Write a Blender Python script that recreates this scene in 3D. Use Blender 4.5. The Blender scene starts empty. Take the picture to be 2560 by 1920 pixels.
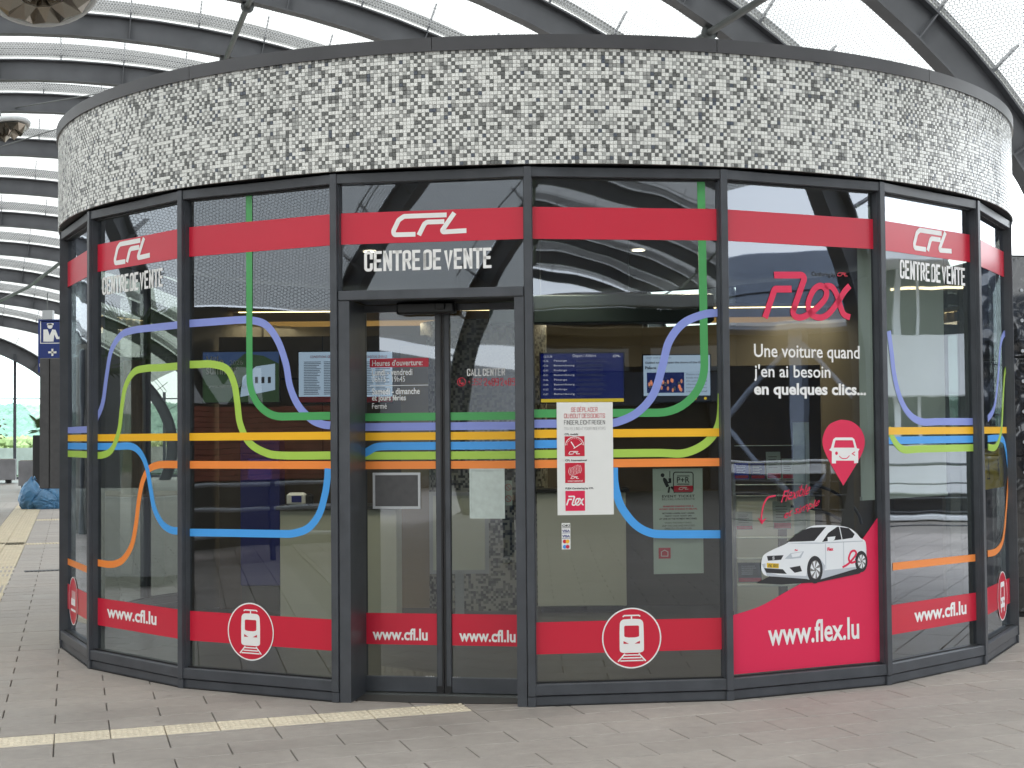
import bpy, math, random
import numpy as np
from mathutils import Vector, Matrix, noise
from mathutils.geometry import tessellate_polygon
random.seed(7); rng = np.random.default_rng(7)
sc = bpy.context.scene
# ------------------------------------------------------------------ camera
FPX, YAW, PITCH, ROLL, EYE = 3818.0, -0.01492, 0.03343, 0.0085, 1.65
cy_, sy_ = math.cos(YAW), math.sin(YAW)
R0 = Vector((cy_, -sy_, 0)); F0 = Vector((sy_, cy_, 0)); Z0 = Vector((0, 0, 1))
FWD = math.cos(PITCH)*F0 + math.sin(PITCH)*Z0
UP_ = -math.sin(PITCH)*F0 + math.cos(PITCH)*Z0
RGT = math.cos(ROLL)*R0 - math.sin(ROLL)*UP_
UPV = math.sin(ROLL)*R0 + math.cos(ROLL)*UP_
cam_d = bpy.data.cameras.new('camera'); cam = bpy.data.objects.new('camera', cam_d)
sc.collection.objects.link(cam); sc.camera = cam
cam_d.sensor_width = 36; cam_d.lens = 36*FPX/2560; cam_d.clip_end = 3000; cam_d.clip_start = .05
cam.matrix_world = Matrix(((RGT.x, UPV.x, -FWD.x, 0), (RGT.y, UPV.y, -FWD.y, 0), (RGT.z, UPV.z, -FWD.z, EYE), (0, 0, 0, 1)))
CAM = Vector((0, 0, EYE)); DS = 2560/2212
# ------------------------------------------------------------------ world, sun, exposure
SUN_EL, SUN_AZ = math.radians(52), math.radians(200)
w = bpy.data.worlds.new('World'); sc.world = w; w.use_nodes = True
nt = w.node_tree; nt.nodes.clear(); N = nt.nodes.new; L = nt.links.new
sky = N('ShaderNodeTexSky'); sky.sky_type = 'NISHITA'; sky.sun_disc = False; sky.sun_elevation = SUN_EL; sky.sun_rotation = SUN_AZ
b1 = N('ShaderNodeBackground'); b1.inputs[1].default_value = .12; L(sky.outputs[0], b1.inputs[0])
tc = N('ShaderNodeTexCoord'); mp = N('ShaderNodeMapping'); mp.inputs['Scale'].default_value = (1, 1, 2.5); L(tc.outputs['Generated'], mp.inputs[0])
nz = N('ShaderNodeTexNoise'); nz.inputs['Scale'].default_value = 2.2; nz.inputs['Detail'].default_value = 6; L(mp.outputs[0], nz.inputs[0])
cr = N('ShaderNodeValToRGB'); cr.color_ramp.elements[0].position = .38; cr.color_ramp.elements[1].position = .6
cr.color_ramp.elements[0].color = (.72, .72, .72, 1); cr.color_ramp.elements[1].color = (1, 1, 1, 1); L(nz.outputs[0], cr.inputs[0])
b2 = N('ShaderNodeBackground'); b2.inputs[0].default_value = (.93, .97, 1, 1); b2.inputs[1].default_value = 1.55
mx = N('ShaderNodeMixShader'); L(cr.outputs[0], mx.inputs[0]); L(b1.outputs[0], mx.inputs[1]); L(b2.outputs[0], mx.inputs[2])
wo = N('ShaderNodeOutputWorld'); L(mx.outputs[0], wo.inputs[0])
sd = bpy.data.lights.new('sun', 'SUN'); sd.energy = 1.2; sd.angle = math.radians(14); sd.color = (1, .97, .92)
so = bpy.data.objects.new('sun', sd); sc.collection.objects.link(so)
_sv = Vector((math.sin(SUN_AZ)*math.cos(SUN_EL), math.cos(SUN_AZ)*math.cos(SUN_EL), math.sin(SUN_EL)))
so.rotation_euler = _sv.to_track_quat('Z', 'Y').to_euler()
vs = sc.view_settings; vs.view_transform = 'Standard'; vs.look = 'None'; vs.exposure = 1.62; vs.gamma = 1
vs.use_curve_mapping = False
try:
    cy = sc.cycles; cy.use_denoising = True; cy.max_bounces = 10; cy.transparent_max_bounces = 16; cy.diffuse_bounces = 4
    cy.glossy_bounces = 4; cy.transmission_bounces = 4; cy.sample_clamp_indirect = 6; cy.caustics_reflective = False; cy.caustics_refractive = False
except Exception: pass

# ------------------------------------------------------------------ material helpers
M = {}
def mat(name, col, rough=.5, metal=0, var=0, vscale=8, bump=0, bscale=200, coat=0, spec=.5, emit=None, es=0):
    m = bpy.data.materials.new(name); m.use_nodes = True; t = m.node_tree; p = t.nodes['Principled BSDF']
    p.inputs['Base Color'].default_value = (*col, 1); p.inputs['Roughness'].default_value = rough; p.inputs['Metallic'].default_value = metal
    p.inputs['Specular IOR Level'].default_value = spec; p.inputs['Coat Weight'].default_value = coat
    if emit: p.inputs['Emission Color'].default_value = (*emit, 1); p.inputs['Emission Strength'].default_value = es
    if var or bump:
        c = t.nodes.new('ShaderNodeTexCoord')
    if var:
        n = t.nodes.new('ShaderNodeTexNoise'); n.inputs['Scale'].default_value = vscale; n.inputs['Detail'].default_value = 8
        t.links.new(c.outputs['Object'], n.inputs[0])
        r = t.nodes.new('ShaderNodeMapRange'); r.inputs[1].default_value = .3; r.inputs[2].default_value = .7
        r.inputs[3].default_value = 1-var; r.inputs[4].default_value = 1+var; t.links.new(n.outputs[0], r.inputs[0])
        v = t.nodes.new('ShaderNodeVectorMath'); v.operation = 'SCALE'; v.inputs[0].default_value = col; t.links.new(r.outputs[0], v.inputs['Scale'])
        t.links.new(v.outputs[0], p.inputs['Base Color'])
    if bump:
        n = t.nodes.new('ShaderNodeTexNoise'); n.inputs['Scale'].default_value = bscale; n.inputs['Detail'].default_value = 4
        t.links.new(c.outputs['Object'], n.inputs[0])
        b = t.nodes.new('ShaderNodeBump'); b.inputs['Strength'].default_value = bump; b.inputs['Distance'].default_value = .004
        t.links.new(n.outputs[0], b.inputs['Height']); t.links.new(b.outputs[0], p.inputs['Normal'])
    M[name] = m; return m
mat('frame', (.060, .066, .078), .38, 0, .20, 5, .05, 300)
mat('frame_dark', (.012, .012, .014), .45)
mat('cap', (.07, .07, .076), .32, .2, .15, 2)
mat('grout', (.80, .80, .78), .8)
mat('tile_white', (.80, .81, .79), .22, 0, .05, 6, spec=.6)
mat('tile_white_b', (.76, .77, .75), .25, 0, .05, 6, spec=.6)
mat('tile_light', (.42, .43, .42), .22, 0, .06, 9)
mat('tile_mid', (.34, .345, .34), .22, 0, .06, 9)
mat('tile_dark', (.14, .145, .142), .2, 0, .08, 9)
mat('tile_slate', (.095, .11, .14), .2, 0, .08, 9)
VR = dict(rough=.30, spec=.5)
mat('v_red', (.60, .018, .048), .30); mat('v_flex', (.74, .017, .085), .42); mat('v_green', (.07, .36, .11), .36)
mat('v_lilac', (.25, .31, .72), .36); mat('v_yellow', (.92, .50, .02), .36); mat('v_blue', (.07, .36, .85), .36)
mat('v_lime', (.40, .62, .09), .36); mat('v_orange', (.90, .27, .055), .36); mat('v_white', (.86, .86, .86), .4)
mat('ink', (.02, .02, .024), .5); mat('ink_grey', (.2, .2, .2), .5); mat('paper', (.80, .81, .80), .6, 0, .02, 5)
mat('paper_green', (.50, .58, .53), .6, 0, .03, 4); mat('pearl', (.52, .60, .58), .5, 0, .08, 25); mat('silver', (.48, .5, .52), .35, .6)
mat('rib', (.105, .110, .122), .45, .0, .18, 2, .05, 60)
mat('rib_under', (.080, .085, .096), .5, .0, .15, 2)
mat('steel', (.14, .15, .15), .4, .5, .1, 5)
mat('concrete', (.30, .29, .275), .75, 0, .15, 2, .3, 60)
mat('dark_floor', (.055, .053, .05), .35, 0, .2, 3)
mat('counter', (.64, .66, .56), .5, 0, .04, 2); mat('counter_top', (.05, .05, .05), .3)
mat('wood_wall', (.13, .095, .065), .55, 0, .15, 3); mat('tan_wall', (.30, .22, .11), .6, 0, .05, 2)
mat('ceiling', (.17, .17, .20), .6, 0, .04, 2); mat('navy', (.016, .022, .22), .4); mat('taupe', (.085, .078, .065), .6)
mat('black', (.008, .008, .009), .35); mat('black_gloss', (.006, .006, .007), .06, 0, 0, 1, 0, 1, 1)
mat('slate_green', (.035, .055, .055), .5); mat('blind', (.60, .68, .64), .7, 0, .04, 2)
mat('acrylic', (.45, .52, .50), .1, 0, .0); mat('warn_yellow', (.80, .60, .03), .4)
mat('blue_sign', (.012, .03, .17), .35); mat('box_grey', (.075, .075, .08), .5, 0, .1, 20, .2, 400)
mat('planter', (.16, .16, .17), .6, .2, .2, 2); mat('palm', (.045, .085, .02), .5, 0, .3, 3); mat('palm_trunk', (.10, .065, .035), .8, 0, .3, 10, .6, 40)
mat('bag_blue', (.07, .19, .34), .32, 0, .25, 4, .8, 14)
mat('skin', (.55, .32, .23), .5); mat('dress', (.008, .008, .009), .7, 0, .2, 8); mat('hair', (.03, .018, .01), .6); mat('jeans', (.06, .10, .17), .8, 0, .2, 30)
mat('shirt', (.35, .34, .33), .8, 0, .3, 15); mat('shoe', (.65, .65, .63), .6); mat('sandal', (.03, .02, .015), .5)
mat('facade_white', (.74, .76, .77), .4, 0, .05, 1); mat('facade_dark', (.03, .035, .045), .15); mat('facade_blue', (.26, .31, .40), .4, 0, .05, 1)
mat('brickred', (.40, .13, .08), .7, 0, .2, 4)
mat('warm_lamp', (.8, .7, .45), .5, emit=(1, .80, .42), es=2.2); mat('downlight', (1, .9, .7), .5, emit=(1, .88, .65), es=5)
mat('screen_navy', (.008, .012, .09), .2, emit=(.012, .03, .26), es=.12); mat('screen_blue', (.008, .012, .08), .2, emit=(.010, .02, .22), es=.16); mat('screen_text', (.6, .6, .62), .3, emit=(.7, .7, .8), es=.3)
mat('screen_white', (.30, .35, .42), .2, emit=(.42, .55, .75), es=.30); mat('screen_ink', (.05, .06, .1), .3); mat('screen_gold', (.4, .3, .02), .2, emit=(.5, .36, .02), es=.5)
mat('screen_green', (.02, .045, .02), .2, emit=(.02, .05, .02), es=.3); mat('screen_sky', (.03, .06, .16), .2, emit=(.03, .07, .20), es=.25)
mat('screen_orange', (.5, .2, .1), .2, emit=(.5, .2, .12), es=.4)
mat('car_glass', (.022, .022, .026), .2); mat('car_shade', (.50, .54, .60), .35); mat('car_body', (.80, .83, .87), .35); mat('plate', (.75, .5, .02), .4)
mat('leaf_red', (.15, .035, .02), .6, 0, .3, 6)
mat('window_bright', (.75, .8, .85), .1); mat('ribbed', (.50, .43, .31), .7, 0, .12, 6, .3, 90)

def paving_mat(name, base, rnd=.10):
    m = mat(name, base, .72); t = m.node_tree; p = t.nodes['Principled BSDF']; n = t.nodes.new; l = t.links.new
    g = n('ShaderNodeNewGeometry'); c = n('ShaderNodeTexCoord')
    a = n('ShaderNodeTexNoise'); a.inputs['Scale'].default_value = 320; a.inputs['Detail'].default_value = 3; l(g.outputs['Position'], a.inputs[0])
    b = n('ShaderNodeTexNoise'); b.inputs['Scale'].default_value = .9; b.inputs['Detail'].default_value = 6; b.inputs['Roughness'].default_value = .65; l(g.outputs['Position'], b.inputs[0])
    d = n('ShaderNodeTexNoise'); d.inputs['Scale'].default_value = 14; d.inputs['Detail'].default_value = 6; l(g.outputs['Position'], d.inputs[0])
    def rg(src, lo, hi, f0=.3, f1=.7):
        r = n('ShaderNodeMapRange'); r.inputs[1].default_value = f0; r.inputs[2].default_value = f1; r.inputs[3].default_value = lo; r.inputs[4].default_value = hi; l(src, r.inputs[0]); return r.outputs[0]
    oi = n('ShaderNodeObjectInfo')
    def mul(x, y):
        q = n('ShaderNodeMath'); q.operation = 'MULTIPLY'; l(x, q.inputs[0]); l(y, q.inputs[1]); return q.outputs[0]
    v = mul(mul(rg(a.outputs[0], .84, 1.16), rg(b.outputs[0], .86, 1.1)), rg(d.outputs[0], .93, 1.07))
    vo = n('ShaderNodeTexVoronoi'); vo.inputs['Scale'].default_value = 2.3; l(g.outputs['Position'], vo.inputs['Vector']); v = mul(v, rg(vo.outputs['Distance'], .74, 1.0, .03, .065))
    e_ = n('ShaderNodeTexNoise'); e_.inputs['Scale'].default_value = .33; e_.inputs['Detail'].default_value = 8; e_.inputs['Roughness'].default_value = .7; l(g.outputs['Position'], e_.inputs[0]); v = mul(v, rg(e_.outputs[0], .88, 1.08, .35, .65))
    v = mul(v, rg(g.outputs['Random Per Island'], 1-rnd, 1+rnd, 0, 1))
    v = mul(v, rg(oi.outputs['Random'], 1-rnd, 1+rnd, 0, 1))
    s = n('ShaderNodeVectorMath'); s.operation = 'SCALE'; s.inputs[0].default_value = base; l(v, s.inputs['Scale']); l(s.outputs[0], p.inputs['Base Color'])
    bu = n('ShaderNodeBump'); bu.inputs['Strength'].default_value = .35; bu.inputs['Distance'].default_value = .002; l(a.outputs[0], bu.inputs['Height']); l(bu.outputs[0], p.inputs['Normal'])
    r2 = rg(b.outputs[0], .5, .8); l(r2, p.inputs['Roughness'])
    return m
paving_mat('slab', (.312, .284, .260), .04)
paving_mat('tactile', (.62, .55, .43), .05)
paving_mat('ground', (.24, .22, .20), 0)

def glass_mat(name, tint, base, pw=4.0, wav=.06, refl=(1, 1, 1)):
    m = bpy.data.materials.new(name); m.use_nodes = True; t = m.node_tree; t.nodes.clear(); n = t.nodes.new; l = t.links.new
    o = n('ShaderNodeOutputMaterial'); mx = n('ShaderNodeMixShader'); tr = n('ShaderNodeBsdfTransparent'); gl = n('ShaderNodeBsdfGlossy')
    tr.inputs[0].default_value = (*tint, 1); gl.inputs['Roughness'].default_value = .012; gl.inputs[0].default_value = (*refl, 1)
    g = n('ShaderNodeNewGeometry'); d = n('ShaderNodeVectorMath'); d.operation = 'DOT_PRODUCT'; l(g.outputs['Normal'], d.inputs[0]); l(g.outputs['Incoming'], d.inputs[1])
    def mt(op, a, b=None):
        q = n('ShaderNodeMath'); q.operation = op
        for i, x in enumerate((a, b)):
            if x is None: continue
            if isinstance(x, (int, float)): q.inputs[i].default_value = x
            else: l(x, q.inputs[i])
        return q.outputs[0]
    f = mt('POWER', mt('SUBTRACT', 1.0, mt('ABSOLUTE', d.outputs['Value'])), pw)
    f = mt('ADD', base, mt('MULTIPLY', f, 1-base)); l(f, mx.inputs[0])
    c = n('ShaderNodeTexCoord'); nz = n('ShaderNodeTexNoise'); nz.inputs['Scale'].default_value = 2.0; nz.inputs['Detail'].default_value = 1; l(c.outputs['Object'], nz.inputs[0])
    bu = n('ShaderNodeBump'); bu.inputs['Strength'].default_value = wav; bu.inputs['Distance'].default_value = .02; l(nz.outputs[0], bu.inputs['Height']); l(bu.outputs[0], gl.inputs['Normal'])
    l(tr.outputs[0], mx.inputs[1]); l(gl.outputs[0], mx.inputs[2]); l(mx.outputs[0], o.inputs[0]); M[name] = m; return m
glass_mat('glass', (.62, .65, .61), .13, 2.2, .035, (.84, .90, 1.0))
glass_mat('glass_rear', (.60, .66, .64), .10, 4.5, .05)
glass_mat('glass_end', (.76, .96, .95), .12, 5, 0)

def membrane_mat():
    m = bpy.data.materials.new('membrane'); m.use_nodes = True; t = m.node_tree; t.nodes.clear(); n = t.nodes.new; l = t.links.new
    o = n('ShaderNodeOutputMaterial'); mx = n('ShaderNodeMixShader'); tr = n('ShaderNodeBsdfTransparent'); tl = n('ShaderNodeBsdfTranslucent'); df = n('ShaderNodeBsdfDiffuse')
    tr.inputs[0].default_value = (.44, .44, .42, 1); tl.inputs[0].default_value = (.25, .25, .245, 1); df.inputs[0].default_value = (.40, .41, .43, 1)
    uv = n('ShaderNodeUVMap'); uv.uv_map = 'UVMap'
    A, B = .056, .056*math.sqrt(3)
    outs = []
    for off in (0, .5):
        a = n('ShaderNodeVectorMath'); a.operation = 'MULTIPLY_ADD'; l(uv.outputs[0], a.inputs[0]); a.inputs[1].default_value = (1/A, 1/B, 0); a.inputs[2].default_value = (off, off, 0)
        f = n('ShaderNodeVectorMath'); f.operation = 'FRACTION'; l(a.outputs[0], f.inputs[0])
        s = n('ShaderNodeVectorMath'); s.operation = 'SUBTRACT'; l(f.outputs[0], s.inputs[0]); s.inputs[1].default_value = (.5, .5, 0)
        k = n('ShaderNodeVectorMath'); k.operation = 'MULTIPLY'; l(s.outputs[0], k.inputs[0]); k.inputs[1].default_value = (A, B, 0)
        e = n('ShaderNodeVectorMath'); e.operation = 'LENGTH'; l(k.outputs[0], e.inputs[0]); outs.append(e.outputs['Value'])
    mn = n('ShaderNodeMath'); mn.operation = 'MINIMUM'; l(outs[0], mn.inputs[0]); l(outs[1], mn.inputs[1])
    r = n('ShaderNodeMapRange'); r.interpolation_type = 'SMOOTHSTEP'; r.inputs[1].default_value = A*.34; r.inputs[2].default_value = A*.49; r.inputs[3].default_value = .18; r.inputs[4].default_value = .96; l(mn.outputs[0], r.inputs[0])
    ad = n('ShaderNodeMixShader'); ad.inputs[0].default_value = .35; l(tl.outputs[0], ad.inputs[1]); l(df.outputs[0], ad.inputs[2])
    l(r.outputs[0], mx.inputs[0]); l(tr.outputs[0], mx.inputs[1]); l(ad.outputs[0], mx.inputs[2]); l(mx.outputs[0], o.inputs[0]); M['membrane'] = m
membrane_mat()
def mosaic_mat():
    m = mat('mosaic_in', (.3, .3, .3), .3); t = m.node_tree; p = t.nodes['Principled BSDF']; n = t.nodes.new; l = t.links.new
    uv = n('ShaderNodeUVMap'); uv.uv_map = 'UVMap'
    a = n('ShaderNodeVectorMath'); a.operation = 'SCALE'; a.inputs['Scale'].default_value = 1/.0236; l(uv.outputs[0], a.inputs[0])
    f = n('ShaderNodeVectorMath'); f.operation = 'FLOOR'; l(a.outputs[0], f.inputs[0])
    wn = n('ShaderNodeTexWhiteNoise'); wn.noise_dimensions = '2D'; l(f.outputs[0], wn.inputs['Vector'])
    c = n('ShaderNodeValToRGB'); c.color_ramp.interpolation = 'CONSTANT'; e = c.color_ramp.elements
    e[0].position = 0; e[0].color = (.03, .032, .03, 1); e[1].position = .25; e[1].color = (.13, .13, .12, 1)
    q = e.new(.5); q.color = (.34, .34, .30, 1)
    l(wn.outputs['Value'], c.inputs[0]); l(c.outputs[0], p.inputs['Base Color'])
mosaic_mat()

# ------------------------------------------------------------------ object helpers
COL = sc.collection
def obj(name, me, parent=None, mw=None, **kw):
    o = bpy.data.objects.new(name, me); COL.objects.link(o)
    if parent is not None: o.parent = parent
    if mw is not None: o.matrix_local = mw
    for k, v in kw.items(): o[k] = v
    return o
def empty(name, label=None, cat=None, loc=(0, 0, 0), rz=0, group=None, kind=None):
    o = bpy.data.objects.new(name, None); COL.objects.link(o); o.location = loc; o.rotation_euler = (0, 0, rz)
    if label: o['label'] = label
    if cat: o['category'] = cat
    if group: o['group'] = group
    if kind: o['kind'] = kind
    return o
def tag(o, label, cat, group=None):
    o['label'] = label; o['category'] = cat
    if group: o['group'] = group
    return o
class MB:
    def __init__(s): s.v = []; s.f = []; s.mi = []; s.sm = []
    def add(s, vs, fs, mi=0, sm=False):
        b = len(s.v); s.v += [tuple(x) for x in vs]; s.f += [tuple(b+i for i in f) for f in fs]; s.mi += [mi]*len(fs); s.sm += [sm]*len(fs); return s
    def box(s, x0, x1, y0, y1, z0, z1, mi=0, mw=None):
        v = [Vector((x, y, z)) for x in (x0, x1) for y in (y0, y1) for z in (z0, z1)]
        if mw is not None: v = [mw @ a for a in v]
        return s.add(v, [(0, 1, 3, 2), (4, 6, 7, 5), (0, 4, 5, 1), (2, 3, 7, 6), (0, 2, 6, 4), (1, 5, 7, 3)], mi)
    def bbox(s, x0, x1, y0, y1, z0, z1, b=.005, mi=0, mw=None):
        P = []
        for z, d in ((z0, b), (z0+b, 0), (z1-b, 0), (z1, b)):
            P += [(x0+d, y0+b if d == 0 else y0+d, z), (x0+b if d == 0 else x0+d, y0+d, z)] if False else []
            e = d
            X0, X1, Y0, Y1 = x0+e, x1-e, y0+e, y1-e
            c = b*.6
            P += [(X0+c, Y0, z), (X1-c, Y0, z), (X1, Y0+c, z), (X1, Y1-c, z), (X1-c, Y1, z), (X0+c, Y1, z), (X0, Y1-c, z), (X0, Y0+c, z)]
        if mw is not None: P = [mw @ Vector(p) for p in P]
        F = []
        for r in range(3):
            for i in range(8): j = (i+1) % 8; F.append((r*8+i, r*8+j, r*8+8+j, r*8+8+i))
        F.append(tuple(range(7, -1, -1))); F.append(tuple(range(24, 32)))
        return s.add(P, F, mi)
    def tube(s, pts, r, n=8, mi=0, cap=True, radii=None):
        pts = [Vector(p) for p in pts]; rings = []
        up = Vector((0, 0, 1))
        for i, p in enumerate(pts):
            d = (pts[min(i+1, len(pts)-1)]-pts[max(i-1, 0)]).normalized()
            u = up if abs(d.dot(up)) < .95 else Vector((1, 0, 0))
            a = d.cross(u).normalized(); b = a.cross(d).normalized(); rr = radii[i] if radii else r
            rings.append([p+rr*(math.cos(2*math.pi*k/n)*a+math.sin(2*math.pi*k/n)*b) for k in range(n)])
        V = [v for rg_ in rings for v in rg_]; F = []
        for i in range(len(pts)-1):
            for k in range(n): k2 = (k+1) % n; F.append((i*n+k, i*n+k2, i*n+n+k2, i*n+n+k))
        s.add(V, F, mi, True)
        if cap: s.add(rings[0], [tuple(range(n))], mi); s.add(rings[-1], [tuple(range(n-1, -1, -1))], mi)
        return s
    def mesh(s, name, mats):
        me = bpy.data.meshes.new(name); me.from_pydata(s.v, [], s.f)
        for m in (mats if isinstance(mats, (list, tuple)) else [mats]): me.materials.append(M[m] if isinstance(m, str) else m)
        me.polygons.foreach_set('material_index', s.mi); me.polygons.foreach_set('use_smooth', s.sm); me.update(); return me
    def build(s, name, mats, parent=None, mw=None, **kw): return obj(name, s.mesh(name, mats), parent, mw, **kw)
def poly2d(loops, z=0):
    vv = [[Vector((x, y, 0)) for x, y in lp] for lp in loops]; t = tessellate_polygon(vv)
    flat = [(x, y, z) for lp in loops for x, y in lp]
    fs = []
    for a, b, c in t:
        A, B, C = flat[a], flat[b], flat[c]
        if (B[0]-A[0])*(C[1]-A[1])-(B[1]-A[1])*(C[0]-A[0]) < 0: a, c = c, a
        fs.append((a, b, c))
    return flat, fs
def fillet(pts, r, n=10):
    P = [Vector((*p, 0)) for p in pts]; out = [P[0]]
    for i in range(1, len(P)-1):
        a, b, c = P[i-1], P[i], P[i+1]; d1 = a-b; d2 = c-b; l1, l2 = d1.length, d2.length
        if l1 < 1e-9 or l2 < 1e-9: continue
        d1 /= l1; d2 /= l2; co = max(-1, min(1, d1.dot(d2))); ang = math.acos(co)
        if ang > math.pi-.01: out.append(b); continue
        tl = min(r/math.tan(ang/2), l1*.5, l2*.5); 
        if i == 1: tl = min(r/math.tan(ang/2), l1*.98, l2*.5)
        if i == len(P)-2: tl = min(r/math.tan(ang/2), l2*.98, l1*.5 if i > 1 else l1*.98)
        rr = tl*math.tan(ang/2); p1 = b+d1*tl; p2 = b+d2*tl; cen = b+(d1+d2).normalized()*(rr/math.sin(ang/2))
        v1 = p1-cen; v2 = p2-cen; a1 = math.atan2(v1.y, v1.x); a2 = math.atan2(v2.y, v2.x); da = (a2-a1+math.pi) % (2*math.pi)-math.pi
        for k in range(n+1):
            t = a1+da*k/n; out.append(cen+Vector((math.cos(t), math.sin(t), 0))*rr)
    out.append(P[-1]); return [(p.x, p.y) for p in out]
def ribbon(pts, w_, z=0):
    P = [Vector((*p, 0)) for p in pts]; Q = [P[0]]
    for p in P[1:]:
        if (p-Q[-1]).length > 1e-6: Q.append(p)
    P = Q; V = []; F = []
    for i in range(len(P)):
        d1 = (P[i]-P[i-1]).normalized() if i else None; d2 = (P[i+1]-P[i]).normalized() if i < len(P)-1 else None
        if d1 is None: nn = Vector((-d2.y, d2.x, 0)); k = 1
        elif d2 is None: nn = Vector((-d1.y, d1.x, 0)); k = 1
        else:
            n1 = Vector((-d1.y, d1.x, 0)); n2 = Vector((-d2.y, d2.x, 0)); nn = (n1+n2)
            nn = nn.normalized() if nn.length > 1e-6 else n1; k = min(1/max(nn.dot(n1), .3), 2)
        V += [tuple(P[i]+nn*w_/2*k+Vector((0, 0, z))), tuple(P[i]-nn*w_/2*k+Vector((0, 0, z)))]
        if i: F.append((2*i-2, 2*i-1, 2*i+1, 2*i))
    return V, F
def circ(cx, cy2, rx, ry=None, n=48, a0=0, a1=2*math.pi):
    ry = ry or rx; return [(cx+rx*math.cos(a0+(a1-a0)*i/n), cy2+ry*math.sin(a0+(a1-a0)*i/n)) for i in range(n)]
# camera calibration helpers: a viewing direction through a photo point
def ray(xd, yd):
    u, v = xd*DS, yd*DS
    return (FWD+RGT*((u-1280)/FPX)+UPV*(-(v-960)/FPX)).normalized()
def ground(xd, yd, z=0):
    d = ray(xd, yd); t = (z-EYE)/d.z; return CAM+d*t
def at(xd, yd, Y):
    d = ray(xd, yd); return CAM+d*(Y/d.y)

# text --------------------------------------------------------------
_fc = {}
def text_mesh(s, bold=0.0, sp=1.0):
    key = (s, bold, sp)
    if key in _fc: return _fc[key]
    c = bpy.data.curves.new('t', 'FONT'); c.body = s; c.offset = bold; c.fill_mode = 'FRONT'; c.resolution_u = 3; c.space_character = sp
    o = bpy.data.objects.new('t', c); COL.objects.link(o); dg = bpy.context.evaluated_depsgraph_get(); dg.update()
    me = bpy.data.meshes.new_from_object(o.evaluated_get(dg)); v = np.array([x.co[:2] for x in me.vertices]); f = [tuple(p.vertices) for p in me.polygons]
    bpy.data.objects.remove(o); bpy.data.curves.remove(c); bpy.data.meshes.remove(me)
    if len(v) == 0: v = np.zeros((1, 2))
    _fc[key] = (v, f); return v, f
def text_fit(mb, s, x0, x1, z0, z1, bold=0.0, z=0, mi=0, shear=0, sp=1.0, keep=False):
    v, f = text_mesh(s, bold, sp); lo, hi = v.min(0), v.max(0); q = (v-lo)/np.maximum(hi-lo, 1e-9)
    if keep:
        k = (z1-z0)/(hi[1]-lo[1]); x1 = x0+(hi[0]-lo[0])*k
    P = [(x0+a*(x1-x0)+shear*b*(z1-z0), z0+b*(z1-z0), z) for a, b in q]; mb.add(P, f, mi)
# condensed signage capitals as thick strokes, cell .42 wide x 1 high
SL = {'A': [[(0, 0), (.2, 1), (.4, 0)], [(.08, .3), (.32, .3)]], 'B': [[(0, 0), (0, 1), (.36, 1), (.36, .54), (0, .54)], [(0, .54), (.4, .54), (.4, 0), (0, 0)]],
 'C': [[(.4, .7), (.4, 1), (0, 1), (0, 0), (.4, 0), (.4, .3)]], 'D': [[(0, 0), (0, 1), (.4, 1), (.4, 0), (0, 0)]], 'E': [[(.36, 1), (0, 1), (0, 0), (.36, 0)], [(0, .52), (.3, .52)]],
 'F': [[(.36, 1), (0, 1), (0, 0)], [(0, .52), (.3, .52)]], 'G': [[(.4, .72), (.4, 1), (0, 1), (0, 0), (.4, 0), (.4, .48), (.22, .48)]], 'H': [[(0, 0), (0, 1)], [(.4, 0), (.4, 1)], [(0, .52), (.4, .52)]],
 'I': [[(0, 0), (0, 1)]], 'K': [[(0, 0), (0, 1)], [(.4, 1), (.04, .45)], [(.14, .6), (.4, 0)]], 'L': [[(0, 1), (0, 0), (.34, 0)]], 'N': [[(0, 0), (0, 1)], [(.4, 0), (.4, 1)], [(.03, .95), (.37, .05)]],
 'O': [[(.2, 1), (0, 1), (0, 0), (.4, 0), (.4, 1), (.2, 1)]], 'P': [[(0, 0), (0, 1), (.4, 1), (.4, .46), (0, .46)]], 'R': [[(0, 0), (0, 1), (.4, 1), (.4, .5), (0, .5)], [(.24, .5), (.42, 0)]],
 'S': [[(.4, .74), (.4, 1), (0, 1), (0, .6), (.4, .42), (.4, 0), (0, 0), (0, .26)]], 'T': [[(-.02, 1), (.42, 1)], [(.2, 1), (.2, 0)]], 'U': [[(0, 1), (0, 0), (.4, 0), (.4, 1)]],
 'V': [[(0, 1), (.2, 0), (.4, 1)]], 'Y': [[(0, 1), (.2, .45), (.4, 1)], [(.2, .45), (.2, 0)]], 'W': [[(0, 1), (.13, 0), (.27, .9), (.41, 0), (.54, 1)]],
 'É': [[(.36, 1), (0, 1), (0, 0), (.36, 0)], [(0, .52), (.3, .52)], [(.12, 1.14), (.28, 1.28)]],
 '2': [[(0, .72), (0, 1), (.4, 1), (.4, .6), (0, 0), (.4, 0)]], '4': [[(.3, 0), (.3, 1), (0, .28), (.42, .28)]], '8': [[(.2, 1), (0, 1), (0, .53), (.4, .53), (.4, 1), (.2, 1)], [(.2, .53), (0, .53), (0, 0), (.4, 0), (.4, .53), (.2, .53)]],
 '9': [[(.4, .48), (0, .48), (0, 1), (.4, 1), (.4, 0), (0, 0)]], '3': [[(0, 1), (.4, 1), (.4, 0), (0, 0)], [(.1, .53), (.4, .53)]], '5': [[(.4, 1), (0, 1), (0, .55), (.4, .55), (.4, 0), (0, 0)]], '+': [[(0, .5), (.36, .5)], [(.18, .25), (.18, .75)]]}
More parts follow.
